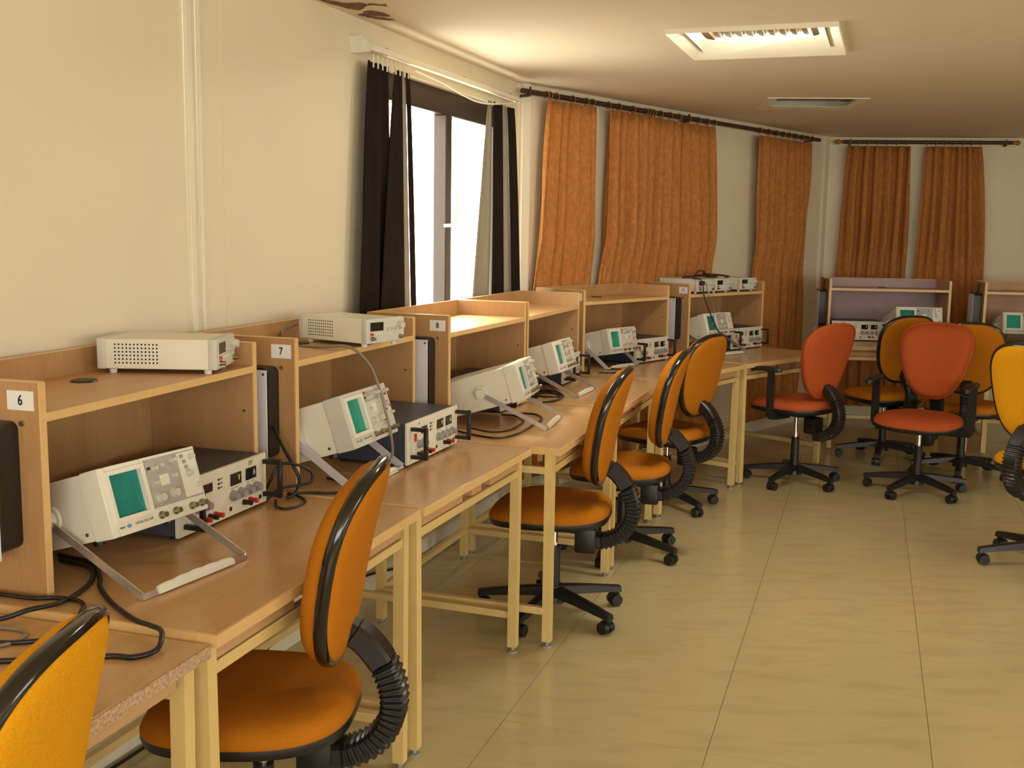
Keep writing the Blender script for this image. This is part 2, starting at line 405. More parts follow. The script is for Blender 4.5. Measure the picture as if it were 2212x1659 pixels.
bm = BM(); tube(bm, [WA @ Vector(p) for p in ((-0.925, 0.040, 1.53), (-0.925, 0.0, 1.535), (-0.910, -0.010, 1.56), (-0.900, -0.010, 1.62), (-0.905, -0.008, 1.70))], 0.008, 8)
obj('handle', bm, 'white', w1, label='white curved window catch handle')
bm = BM(); box(bm, (WIN1[0], -0.02, 0.95), (WIN1[1], 0.05, 0.98), WA, .004); obj('window_sill', bm, 'trunk', w1)
for i, op in enumerate(right_ops): window('window_%d' % (2 + i), WR, op, 2, 'wframe', 'glass2')
for i, op in enumerate(front_ops): window('window_%d' % (3 + i), WF, op, 3, 'wframe', 'glass2')
def portal(T, op):
    xa, xb, za, zb = op
    l = bpy.data.lights.new('window_portal', 'AREA'); l.shape = 'RECTANGLE'; l.size = xb - xa; l.size_y = zb - za; l.cycles.is_portal = True
    o = bpy.data.objects.new('window_portal', l); C.objects.link(o)
    # area lights shine along local -z: turn it towards the room (wall-local -y)
    o.matrix_world = T @ Matrix.Translation(((xa + xb) / 2, 0.15, (za + zb) / 2)) @ Matrix.Rotation(R(-90), 4, 'X')
for op in right_ops: portal(WR, op)
for op in front_ops: portal(WF, op)
portal(WA, WIN1)

# ------------------------------------------------------------------ ceiling light fittings
def ceiling_light(x, y, a, on, label, group=None):
    t = thing('ceiling_light', label, 'ceiling light', (x, y, H), a, group=group)
    W2, zf, ri = (0.33, -0.020, 0.045) if on else (0.295, -0.004, 0.001)
    X0, X1, Y0, Y1 = -0.235, 0.235, -0.27, 0.13        # opening
    # frame plate around the opening, rounded at the far corners
    op = []
    rr = 0.07
    for cx, cy, a0 in ((X1 - rr, Y1 - rr, 0), (X0 + rr, Y1 - rr, 90)):
        for k in range(7): op.append((cx + rr * math.cos(R(a0 + 15 * k)), cy + rr * math.sin(R(a0 + 15 * k))))
    op += [(X0, Y0), (X1, Y0)]
    outer = [(-W2, -W2 - 0.01), (W2, -W2 - 0.01), (W2, W2 + 0.01), (-W2, W2 + 0.01)]
    bm = BM()
    for z, zi in ((zf, zf + ri), (0.0, zf + ri + 0.002)):
        lo_ = [[Vector((p[0], p[1], 0)) for p in outer], [Vector((p[0], p[1], 0)) for p in op]]
        vv = [bm.verts.new((p.x, p.y, z if l is lo_[0] else zi)) for l in lo_ for p in l]
        for q in tessellate_polygon(lo_): bm.faces.new([vv[i] for i in q])
    for pl, za, zb in ((outer, zf, 0.0), (op, zf + ri, zf + ri + 0.002)):
        for i in range(len(pl)):
            p, q = pl[i], pl[(i + 1) % len(pl)]
            bm.faces.new([bm.verts.new((p[0], p[1], za)), bm.verts.new((q[0], q[1], za)), bm.verts.new((q[0], q[1], zb)), bm.verts.new((p[0], p[1], zb))])
    bmesh.ops.remove_doubles(bm, verts=bm.verts, dist=1e-5)
    obj('frame', bm, 'fix', t, ang=20)
    bm = BM()   # recessed housing, open below
    x0, x1, y0, y1, zt = -0.27, 0.27, -0.275, 0.275, 0.11
    for q in (((x0, y0, 0), (x1, y0, 0), (x1, y0, zt), (x0, y0, zt)), ((x1, y0, 0), (x1, y1, 0), (x1, y1, zt), (x1, y0, zt)),
              ((x1, y1, 0), (x0, y1, 0), (x0, y1, zt), (x1, y1, zt)), ((x0, y1, 0), (x0, y0, 0), (x0, y0, zt), (x0, y1, zt)), ((x0, y0, zt), (x1, y0, zt), (x1, y1, zt), (x0, y1, zt))):
        bm.faces.new([bm.verts.new(p) for p in q])
    bmesh.ops.remove_doubles(bm, verts=bm.verts, dist=1e-5)
    me = bpy.data.meshes.new('housing'); bm.to_mesh(me); bm.free(); me.materials.append(M['fix']); link('housing', me, t)
    for s in (-1, 1):
        bm = BM(); box(bm, (s * .235 - .03, -0.2, 0.03), (s * .235 + .03, 0.13, 0.10)); obj('end_cap', bm, 'fixd', t)
    for yy, zz in (((-0.225, 0.014), (0.0, 0.094)) if on else ((-0.19, 0.06), (0.0, 0.094))):
        bm = BM(); cyl(bm, (-0.24, yy, zz), (0.24, yy, zz), 0.013, seg=12); obj('tube', bm, 'tube' if on else 'tubeoff', t)
    # louvre: side reflectors and cross blades
    for s, yy in ((1, 0.075), (-1, -0.105)):
        bm = BM(); rings = []
        for k in range(7):
            u = k / 6; rings.append([(-0.185, yy + s * 0.03 * (1 - u * u), 0.03 + 0.06 * u), (0.185, yy + s * 0.03 * (1 - u * u), 0.03 + 0.06 * u)])
        loft(bm, rings, False, False, closed=False); obj('reflector', bm, 'refl' if on else 'dull', t, ang=80)
    for k in range(9):
        xx = -0.18 + 0.045 * k
        bm = BM(); loft(bm, [[(xx - .002, -.10, .085), (xx + .002, -.10, .085), (xx + .002, .08, .085), (xx - .002, .08, .085)],
                             [(xx - .011, -.10, .030), (xx + .011, -.10, .030), (xx + .011, .08, .030), (xx - .011, .08, .030)]])
        obj('louvre_blade', bm, 'refl' if on else 'dull', t)
    return t
ceiling_light(*FIX[0], 'lit square recessed ceiling light with bright tube and mirror louvre')
ceiling_light(*FIX[1], 'switched-off recessed ceiling light with dull grey louvre near the brown curtains')

# ------------------------------------------------------------------ lab tables
def lab_table(x, y, yaw, L, D, zt, label, raw=False):
    t = thing('lab_table', label, 'table', (x, y, 0), yaw)
    th = 0.026
    bm = BM(); box(bm, (0.003, 0.003, zt - th), (L - 0.003, D, zt), None, 0.002); obj('tabletop', bm, 'top', t)
    bm = BM(); box(bm, (0, 0, zt - th + 0.0005), (L, 0.003, zt - 0.0008)); obj('front_edge', bm, 'chip' if raw else 'band', t)
    for xx in (0, L - 0.003):
        bm = BM(); box(bm, (xx, 0.003, zt - th + 0.0005), (xx + 0.003, D, zt - 0.0008)); obj('side_edge', bm, 'band', t)
    zr = zt - th - 0.045
    for xa, xb in ((0.05, 0.36), (0.44, 0.52), (0.60, L - 0.06)):           # wooden battens under the top
        bm = BM(); box(bm, (xa, 0.035, zr), (xb, 0.075, zt - th), None, 0.002); obj('batten', bm, 'batten', t)
    bm = BM(); box(bm, (0.045, 0.08, zr + 0.01), (L - 0.045, 0.10, zt - th), None, 0.002); obj('batten', bm, 'batten', t)
    lw = 0.032
    zl = zt - th
    for ix, xx in enumerate((0.012, L - 0.012 - lw)):
        for iy, yy in enumerate((0.030, D - 0.05 - lw)):
            sp = 0.008 * (1 if ix == 0 else -1)
            bm = BM(); loft(bm, [[(xx + sp, yy, 0.022), (xx + sp + lw, yy, 0.022), (xx + sp + lw, yy + lw, 0.022), (xx + sp, yy + lw, 0.022)],
                                 [(xx, yy, zl), (xx + lw, yy, zl), (xx + lw, yy + lw, zl), (xx, yy + lw, zl)]])
            lg = obj('leg', bm, 'steel', t)
            bm = BM(); cyl(bm, (xx + sp + lw / 2, yy + lw / 2, 0.0), (xx + sp + lw / 2, yy + lw / 2, 0.006), 0.017, seg=12); cyl(bm, (xx + sp + lw / 2, yy + lw / 2, 0.006), (xx + sp + lw / 2, yy + lw / 2, 0.03), 0.007, seg=8)
            obj('foot', bm, 'foot', lg)
    for xx in (0.016, L - 0.016 - 0.026):
        for z0 in (0.125, zr - 0.03):
            bm = BM(); box(bm, (xx, 0.06, z0), (xx + 0.026, D - 0.08, z0 + 0.026), None, 0.002); obj('side_rail', bm, 'steel', t)
    for yy, z0 in ((D - 0.078, 0.125), (D - 0.078, zr - 0.03), (0.034, zr - 0.03)):
        if yy < 0.1 and raw: continue
        bm = BM(); box(bm, (0.046, yy, z0), (L - 0.046, yy + 0.026, z0 + 0.026), None, 0.002); obj('long_rail', bm, 'steel', t)
    return t
ZT = 0.75
TABLES = [(-0.851, 0.990, 72.8, 1.000, ZT - 0.013, 'beech lab table with raw chipboard front edge, left of unit 6 bench', True),
          (-0.548, 1.958, 72.5, 1.005, ZT, 'beech lab table holding the tag 6 unit and a looped black cable', False),
          (-0.236, 2.930, 70.2, 0.912, ZT, 'beech lab table under the unit tagged 7', False),
          (0.176, 3.778, 71.5, 0.955, ZT, 'beech lab table under the sunlit unit tagged 8, jutting past its neighbour', False),
          (0.486, 4.705, 71.5, 0.930, ZT, 'beech lab table under the unit whose tag is hidden, before unit 10', False),
          (0.805, 5.618, 53.0, 0.955, ZT, 'beech lab table under the empty shaded unit tagged 10', False),
          (1.392, 6.398, 44.0, 0.955, ZT, 'beech lab table under unit 11 and its heaped generators', False),
          (2.215, 7.555, -4.9, 1.00, ZT, 'beech lab table below the unit with the lilac back board', False),
          (3.260, 7.450, -10., 1.00, ZT, 'beech lab table beyond the amber chair, against the far wall', False)]
for x, y, a, L, zt, lab, raw in TABLES: lab_table(x, y, R(a), L, 0.78, zt, lab, raw)

# ------------------------------------------------------------------ shelf units on the tables
UW, UD, UH, US, UT = 0.87, 0.34, 0.446, 0.382, 0.018
def shelf_unit(x, y, yaw, num, label, backmat='woodv', tagged=True, cord=False, powered=True):
    t = thing('shelf_unit', label, 'shelf unit', (x, y, ZT), yaw)
    for k, xx in enumerate((0.0, UW - UT)):
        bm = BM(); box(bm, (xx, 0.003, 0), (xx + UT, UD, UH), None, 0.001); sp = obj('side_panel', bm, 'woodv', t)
        bm = BM(); box(bm, (xx, 0, 0), (xx + UT, 0.003, UH)); obj('edge_band', bm, 'band', sp)
        bm = BM(); box(bm, (xx, 0.003, UH), (xx + UT, UD, UH + 0.0015)); obj('edge_band', bm, 'band', sp)
        if k == 0:
            for zz in (UH - 0.085,):
                bm = BM(); cyl(bm, (-0.004, 0.045, zz), (0.001, 0.045, zz), 0.0055, 0.0065, 12); obj('bolt', bm, 'bnc', sp)
            if tagged and num:
                bm = BM(); box(bm, (-0.0012, 0.014, UH - 0.058), (0.0, 0.078, UH - 0.018), None, 0.0003); tg = obj('number_tag', bm, 'paper', sp)
                text('number', num, 0.030, 'ink', tg, (-0.0016, 0.046, UH - 0.038), (R(90), 0, R(-90)), 0.8)
        else:
            bm = BM(); cyl(bm, (xx - 0.002, 0.03, UH - 0.19), (xx + 0.001, 0.03, UH - 0.19), 0.004, seg=10); obj('bolt', bm, 'bnc', sp)
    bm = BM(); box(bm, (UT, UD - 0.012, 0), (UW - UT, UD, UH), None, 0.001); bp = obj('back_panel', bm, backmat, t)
    bm = BM(); box(bm, (UT, UD - 0.012, UH), (UW - UT, UD, UH + 0.0015)); obj('edge_band', bm, 'band', bp)
    bm = BM(); box(bm, (UT, 0.004, US - 0.018), (UW - UT, UD - 0.012, US), None, 0.001); sh = obj('shelf', bm, 'wood', t)
    bm = BM(); box(bm, (UT, 0.001, US - 0.018), (UW - UT, 0.004, US)); obj('edge_band', bm, 'band', sh)
    bm = BM(); cyl(bm, (0.43, 0.225, US), (0.43, 0.225, US + 0.004), 0.032, 0.030, 24); obj('cable_grommet', bm, 'black', sh)
    if not powered: return t
    # black power box with white cover screwed to the outer left side
    y0, y1, z0, z1, th = 0.055, 0.215, 0.10, 0.365, 0.058
    ol = []
    rr = 0.018
    for cy, cz, a0 in ((y1 - rr, z1 - rr, 0), (y0 + rr, z1 - rr, 90), (y0 + rr, z0 + rr, 180), (y1 - rr, z0 + rr, 270)):
        for k in range(5): ol.append((cy + rr * math.cos(R(a0 + 22.5 * k)), cz + rr * math.sin(R(a0 + 22.5 * k))))
    bm = BM(); loft(bm, [[(0.0, a, b) for a, b in ol], [(-th, a, b) for a, b in ol]]); pb = obj('power_box', bm, 'black', t, label='black power box')
    bm = BM(); box(bm, (-th - 0.003, y0 + 0.004, z0 - 0.012), (-th, y1 - 0.004, z1 - 0.006), None, 0.001); obj('cover_plate', bm, 'plate', pb, label='white cover plate')
    for yy in (y0 + 0.014, y1 - 0.014):
        for zz in (z0 - 0.002, z1 - 0.018):
            bm = BM(); cyl(bm, (-th - 0.0045, yy, zz), (-th - 0.003, yy, zz), 0.004, seg=10); obj('screw', bm, 'bnc', pb)
    if cord:
        bm = BM(); tube(bm, [(-0.02, 0.11, z1), (-0.02, 0.11, z1 + 0.04), (-0.015, 0.12, z1 + 0.065), (-0.008, 0.16, z1 + 0.05), (-0.012, 0.2, z1 - 0.06)], 0.004); obj('power_lead', bm, 'cableb', pb)
    return t
UNITS = {6: (-0.947, 2.154, 74.1, '6', 'beech shelf unit tagged 6 with cream generator on top'),
         7: (-0.622, 3.096, 72.0, '7', 'beech shelf unit tagged 7 with a generator and grey lead on top'),
         8: (-0.237, 4.020, 70.1, '8', 'beech shelf unit tagged 8, its empty shelf glaring in sunlight'),
         9: (0.066, 4.856, 71.2, '9', 'beech shelf unit with empty sunlit shelf between units 8 and 10'),
         10: (0.384, 5.923, 50.0, '10', 'beech shelf unit tagged 10 with an empty shaded shelf'),
         11: (1.097, 6.803, 45.6, '11', 'beech shelf unit tagged 11 with generators and leads heaped on top'),
         12: (2.312, 7.989, -4.9, '', 'beech shelf unit with a lilac back board'),
         13: (3.365, 7.790, -10., '', 'beech shelf unit standing beyond the amber chair')}
for k, (x, y, a, n, lab) in UNITS.items(): shelf_unit(x, y, R(a), n, lab, 'lilac' if k == 12 else 'woodv', True, k >= 12, k != 9)
def at_unit(k, along, out):
    x, y, a = UNITS[k][:3]; a = R(a)
    return x + along * math.cos(a) + out * math.sin(a), y + along * math.sin(a) - out * math.cos(a)

# ------------------------------------------------------------------ oscilloscopes
def knob(bm, x, z, r, d, y=0.0, ridge=True):
    cyl(bm, (x, y, z), (x, y - d * 0.35, z), r * 1.15, r * 1.1, 14); cyl(bm, (x, y - d * 0.35, z), (x, y - d, z), r * 0.92, r * 0.85, 14)
    if ridge: box(bm, (x - r * 0.12, y - d - 0.0006, z), (x + r * 0.12, y - d, z + r * 0.8))
def oscilloscope(pos, yaw, tilt, s, style, label):
    t = thing('oscilloscope', label, 'oscilloscope', pos, yaw, tilt); t.scale = (s, s, s)
    w_, h_, d_ = 0.29, 0.15, 0.37
    gy = 'greyp' if style == 'flat' else 'white'
    bm = BM(); box(bm, (0.003, 0.055, 0.003), (w_ - 0.003, d_ - 0.02, h_ - 0.003), None, 0.003); case = obj('case', bm, 'cream', t)
    bm = BM(); box(bm, (0.008, d_ - 0.02, 0.008), (w_ - 0.008, d_, h_ - 0.008), None, 0.006); obj('rear_cover', bm, 'greyp', t)
    bm = BM(); cyl(bm, (-0.0005, 0.075, 0.02), (0.004, 0.075, 0.02), 0.004, seg=10); obj('side_screw', bm, 'bnc', case)
    # front bezel with a window for the screen
    sx0, sx1, sz0, sz1 = 0.020, 0.118, 0.034, 0.134
    bm = BM(); f0, f1 = 0.0, 0.055
    box(bm, (0, f0, 0), (sx0, f1, h_), None, 0.002); box(bm, (sx1, f0, 0), (w_, f1, h_), None, 0.002)
    box(bm, (sx0, f0, 0), (sx1, f1, sz0), None, 0.001); box(bm, (sx0, f0, sz1), (sx1, f1, h_), None, 0.001)
    bz = obj('bezel', bm, gy, t)
    bm = BM()   # raised sloping surround of the screen
    o = [(sx0 - .006, sz0 - .006), (sx1 + .006, sz0 - .006), (sx1 + .006, sz1 + .006), (sx0 - .006, sz1 + .006)]
    i_ = [(sx0 + .004, sz0 + .004), (sx1 - .004, sz0 + .004), (sx1 - .004, sz1 - .004), (sx0 + .004, sz1 - .004)]
    loft(bm, [[(a, 0.0005, b) for a, b in o], [(a, -0.005, b) for a, b in o], [(a, -0.004, b) for a, b in i_], [(a, 0.012, b) for a, b in i_]], False, False)
    obj('screen_surround', bm, 'white', t)
    bm = BM(); box(bm, (sx0, 0.009, sz0), (sx1, 0.013, sz1)); sc = obj('screen', bm, 'gscreen' if style == 'flat' else 'screen', t, label='teal cathode ray screen')
    bm = BM()   # graticule lines
    for k in range(1, 10): box(bm, (sx0 + .004 + .009 * k - .0002, 0.0086, sz0 + .004), (sx0 + .004 + .009 * k + .0002, 0.009, sz1 - .004))
    for k in range(1, 8): box(bm, (sx0 + .004, 0.0086, sz0 + .004 + .0115 * k - .0002), (sx1 - .004, 0.009, sz0 + .004 + .0115 * k + .0002))
    obj('graticule', bm, 'grat', sc)
    # control panel
    bm = BM(); box(bm, (0.128, -0.002, 0.036), (0.284, 0.001, 0.144), None, 0.0008); cp = obj('control_panel', bm, 'panel' if style == 'round' else gy, t)
    bm = BM(); box(bm, (0.228, -0.0028, 0.040), (0.2815, -0.0018, 0.141)); obj('panel_plate', bm, gy, cp)
    bm = BM(); box(bm, (0.163, -0.0028, 0.080), (0.190, -0.0018, 0.104)); obj('panel_plate', bm, 'white', cp)
    bm = BM(); box(bm, (0.130, -0.0026, 0.112), (0.226, -0.0018, 0.141)); obj('panel_plate', bm, 'panel', cp)
    ks = [(0.150, .122, .0055, .014), (0.168, .125, .0055, .014), (0.208, .130, .0060, .016), (0.150, .090, .0045, .010), (0.206, .096, .0048, .010),
          (0.150, .056, .0105, .014), (0.193, .058, .0105, .014), (0.250, .092, .0080, .014), (0.268, .128, .0060, .014), (0.272, .062, .0050, .012)]
    for x, z, r, d in ks:
        bm = BM(); knob(bm, x, z, r, d, -0.002); obj('knob', bm, 'knob', cp)
    for x, z in ((0.236, .133), (0.240, .120), (0.243, .107)):
        bm = BM(); box(bm, (x, -0.006, z - .004), (x + .009, -0.0018, z + .004), None, 0.0006); obj('button', bm, 'dknob', cp)
    bm = BM(); box(bm, (0.132, -0.004, .121), (0.141, -0.0018, .127)); obj('power_button', bm, 'black', cp)
    if style == 'flat':
        for x, z in ((0.135, .138), (0.262, .118), (0.245, .075), (0.220, .048), (0.275, .083)):
            bm = BM(); box(bm, (x - .004, -0.008, z - .0025), (x + .004, -0.002, z + .0025), None, .0006); obj('red_button', bm, 'redp', cp)
    for x in (0.142, 0.186, 0.238, 0.270):
        bm = BM(); cyl(bm, (x, 0, .018), (x, -.004, .018), .0085, seg=12); cyl(bm, (x, -.004, .018), (x, -.018, .018), .006, seg=12); obj('connector', bm, 'bnc', t)
    # print under the screen: blue badge and a line of lettering
    bm = BM()
    loft(bm, [[(0.048 + .0065 * math.cos(2 * math.pi * k / 16), -0.0006 * q, 0.017 + .0042 * math.sin(2 * math.pi * k / 16)) for k in range(16)] for q in (0, 1)]); obj('badge', bm, 'blue', bz)
    bm = BM(); box(bm, (0.022, -0.0005, 0.0150), (0.036, 0.0001, 0.0190)); obj('printed_mark', bm, 'inkg', bz)
    text('lettering', 'OSCILLOSCOPE', 0.0075, 'inkg', bz, (0.092, -0.0004, 0.0175), FRONT)
    # feet under the case
    for xx in (0.04, w_ - 0.04):
        for yy in (0.09, d_ - 0.045):
            bm = BM(); cyl(bm, (xx, yy, 0.004), (xx, yy, -0.010 if yy < 0.2 else -0.004), 0.014, 0.012, 14); obj('foot', bm, 'black', t)
    # carrying handle used as a stand
    hy, hz = 0.165, 0.070
    ey = -0.055 if style == 'round' else 0.030
    ez = ((ZT + 0.0075 - pos[2]) / s + ey * math.sin(tilt)) / math.cos(tilt)      # the bar rests on the table
    for sx, side in ((-1, 0.0), (1, w_)):
        if style == 'round':
            bm = BM(); cyl(bm, (side, hy, hz), (side + sx * .008, hy, hz), .030, .029, 28); cyl(bm, (side + sx * .008, hy, hz), (side + sx * .024, hy, hz), .0215, .019, 28)
        else:
            bm = BM(); ol = [(hy + a, hz + b) for a, b in ((-.016, -.034), (.016, -.034), (.026, -.022), (.026, .022), (.016, .034), (-.016, .034), (-.026, .022), (-.026, -.022))]
            loft(bm, [[(side, a, b) for a, b in ol], [(side + sx * .012, a, b) for a, b in ol], [(side + sx * .020, hy + (a - hy) * .6, hz + (b - hz) * .7) for a, b in ol]])
        hb = obj('handle_hub', bm, 'white' if style == 'round' else 'greyp', t)
        d = Vector((0, ey - hy, ez - hz)); L = d.length; dn = d.normalized(); nn = Vector((0, -dn.z, dn.y)); wd = 0.0088 if style == 'round' else 0.011
        a = Vector((side + sx * .016, hy, hz)) + dn * .016; b = Vector((side + sx * .016, ey, ez))
        bm = BM(); loft(bm, [[p + nn * wd + Vector((-.0018, 0, 0)), p + nn * wd + Vector((.0018, 0, 0)), p - nn * wd + Vector((.0018, 0, 0)), p - nn * wd + Vector((-.0018, 0, 0))] for p in (a, b)])
        obj('handle_arm', bm, 'alu' if style == 'round' else 'lav', t)
    bm = BM(); box(bm, (-.018, ey - .002, ez - .0065), (w_ + .018, ey + .002, ez + .0065)) if style == 'round' else box(bm, (-.018, ey - .006, ez - .004), (w_ + .018, ey + .006, ez + .004), None, .002)
    obj('handle_bar', bm, 'alu' if style == 'round' else 'lav', t)
    bm = BM(); n = 26; rings = []      # finger-moulded grip
    for k in range(n + 1):
        u = k / n; x = 0.028 + u * (w_ - 0.056); e = 0.0105 + 0.0035 * math.sin(math.pi * u) + 0.0016 * abs(math.sin(5 * math.pi * u))
        rings.append([(x, ey - .006, ez - .006), (x, ey + .006, ez - .006), (x, ey + .008, ez + e * .45), (x, ey + .002, ez + e), (x, ey - .006, ez + e * .6)])
    loft(bm, rings); obj('handle_grip', bm, 'white', t, ang=60)
    return t
oscilloscope((-0.823, 2.196, 0.864), R(64.5), R(17.0), 1.0, 'round', 'cream oscilloscope with round handle hubs on the bench of unit 6')
oscilloscope((-0.452, 3.100, 0.876), R(72.5), R(18.0), 1.08, 'flat', 'cream oscilloscope with octagonal hubs and a green screen, unit 7')
oscilloscope((0.052, 4.165, 0.862), R(77.0), R(17.0), 0.98, 'round', 'cream oscilloscope standing on its bright metal handle, unit 8')
oscilloscope((0.222, 5.015, 0.860), R(70.0), R(16.5), 0.99, 'round', 'cream oscilloscope on its metal handle under the sunlit shelf before unit 10')
oscilloscope((0.548, 6.020, 0.838), R(50.0), R(12.5), 0.96, 'flat', 'cream oscilloscope with lavender plastic handle on the bench of unit 10')
oscilloscope((1.236, 6.862, 0.866), R(43.5), R(17.5), 1.0, 'round', 'cream oscilloscope below the heaped generators of unit 11')
oscilloscope((2.712, 7.680, 0.860), R(-5.0), R(15.0), 1.10, 'round', 'cream oscilloscope against the lilac board')
oscilloscope((3.43, 7.60, 0.852), R(-10.0), R(15.0), 1.02, 'flat', 'cream oscilloscope with bright green screen behind the amber chair')

# ------------------------------------------------------------------ bench power supplies
def power_supply(x, y, yaw, s, label, marked=False):
    t = thing('power_supply', label, 'power supply', (x, y, ZT), yaw); t.scale = (s, 1, 1)
    w_, h_, d_, z0 = 0.42, 0.135, 0.27, 0.010
    bm = BM(); box(bm, (0.004, 0.006, z0), (w_ - .004, d_, z0 + h_ - .002), None, .002); cs = obj('case', bm, 'navy', t)
    for yy in (0.07, 0.2):
        bm = BM(); cyl(bm, (0.0045, yy, z0 + .05), (0.002, yy, z0 + .05), .004, seg=10); obj('screw', bm, 'bnc', cs)
    bm = BM(); box(bm, (0, -0.004, z0 - .002), (w_, 0.006, z0 + h_), None, .001); fp = obj('front_panel', bm, 'cream', t)
    yf = -0.004
    for xx in (0.03, w_ - 0.03):
        for yy in (0.03, d_ - 0.03):
            bm = BM(); cyl(bm, (xx, yy, 0), (xx, yy, z0 + .002), .011, .013, 12); obj('foot', bm, 'black', t)
    for xx in (0.028, w_ - 0.014):           # black rack handles
        zb, zt_ = z0 + .022, z0 + h_ - .022
        bm = BM(); sweep(bm, [(xx, yf, zb), (xx, yf - .046, zb), ], [(-.006, -.006), (.006, -.006), (.006, .006), (-.006, .006)], up=(0, 0, 1))
        sweep(bm, [(xx, yf, zt_), (xx, yf - .046, zt_)], [(-.006, -.006), (.006, -.006), (.006, .006), (-.006, .006)], up=(0, 0, 1))
        box(bm, (xx - .007, yf - .058, zb - .008), (xx + .007, yf - .044, zt_ + .008), None, .003); obj('handle', bm, 'black', t)
    for xx, ch in ((0.262, 'V'), (0.338, 'A')):     # meters
        bm = BM(); box(bm, (xx - .026, yf - .003, z0 + .078), (xx + .026, yf, z0 + .110), None, .001); mt = obj('meter', bm, 'dscreen', fp)
        text('letter', ch, 0.022, 'paper', mt, (xx + .013, yf - .0034, z0 + .095), FRONT, 0.7)
    if marked:
        text('handwriting', '23V', 0.017, 'inkg', fp, (0.338, yf - .0004, z0 + .122), FRONT, 0.75)
    for xx in (0.245, 0.284, 0.323, 0.362, 0.118, 0.085):
        zz = z0 + (.052 if xx > .2 else .055)
        bm = BM(); cyl(bm, (xx, yf, zz), (xx, yf - .008, zz), .0145, .0140, 18); cyl(bm, (xx, yf - .008, zz), (xx, yf - .020, zz), .0105, .0095, 18); obj('knob', bm, 'dknob', fp)
    for xx, m_ in ((0.300, 'black'), (0.330, 'redp'), (0.080, 'black'), (0.105, 'redp'), (0.135, 'black'), (0.160, 'redp')):
        zz = z0 + .022
        bm = BM(); cyl(bm, (xx, yf, zz), (xx, yf - .008, zz), .0075, seg=12); cyl(bm, (xx, yf - .008, zz), (xx, yf - .026, zz), .0062, .0066, 12); obj('terminal', bm, m_, fp)
    for xx in (0.235, 0.385):
        bm = BM(); cyl(bm, (xx, yf, z0 + .018), (xx, yf - .0015, z0 + .018), .006, seg=12); obj('socket', bm, 'black', fp)
    bm = BM(); box(bm, (0.050, yf - .006, z0 + .068), (0.060, yf, z0 + .094), None, .001); obj('power_switch', bm, 'redp', fp)
    bm = BM(); box(bm, (0.105, yf - .003, z0 + .085), (0.150, yf, z0 + .108), None, .001); obj('meter', bm, 'dscreen', fp)
    for k in range(3):
        bm = BM(); cyl(bm, (0.180, yf, z0 + .086 + .011 * k), (0.180, yf - .002, z0 + .086 + .011 * k), .0032, seg=10); obj('indicator', bm, 'black', fp)
        bm = BM(); box(bm, (0.187, yf - .0004, z0 + .084 + .011 * k), (0.199, yf, z0 + .088 + .011 * k)); obj('printed_mark', bm, 'inkg', fp)
    for xa, xb, zz in ((.240, .252, .070), (.258, .274, .070), (.318, .330, .070), (.344, .356, .070), (.236, .376, .034)):
        bm = BM(); box(bm, (xa, yf - .0004, z0 + zz), (xb, yf, z0 + zz + (.002 if xb - xa < .05 else .0005))); obj('printed_mark', bm, 'inkg', fp)
    bm = BM(); cyl(bm, (0.09, yf, z0 + .122), (0.09, yf - .0006, z0 + .122), .005, seg=12); obj('badge', bm, 'blue', fp)
    return t
px, py = at_unit(6, 0.432, 0.022); power_supply(px, py, R(72.0), 0.97, 'cream-fronted power supply marked by hand above its ammeter, unit 6', True)
px, py = at_unit(7, 0.405, 0.170); power_supply(px, py, R(70.9), 1.0, 'cream-fronted power supply pulled forward of unit 7')
px, py = at_unit(8, 0.530, 0.012); power_supply(px, py, R(70.1), 0.75, 'cream-fronted power supply mostly hidden by the scope of unit 8')
px, py = at_unit(9, 0.535, 0.012); power_supply(px, py, R(71.2), 0.74, 'cream-fronted power supply with black handle just before unit 10')
px, py = at_unit(10, 0.478, 0.020); power_supply(px, py, R(50.0), 0.87, 'cream-fronted power supply in the open right side of unit 10')
px, py = at_unit(11, 0.470, 0.015); power_supply(px, py, R(45.6), 0.89, 'cream-fronted power supply in unit 11 below the heaped leads')
px, py = at_unit(12, 0.025, 0.030); power_supply(px, py, R(-4.9), 0.90, 'cream-fronted power supply against the lilac board')

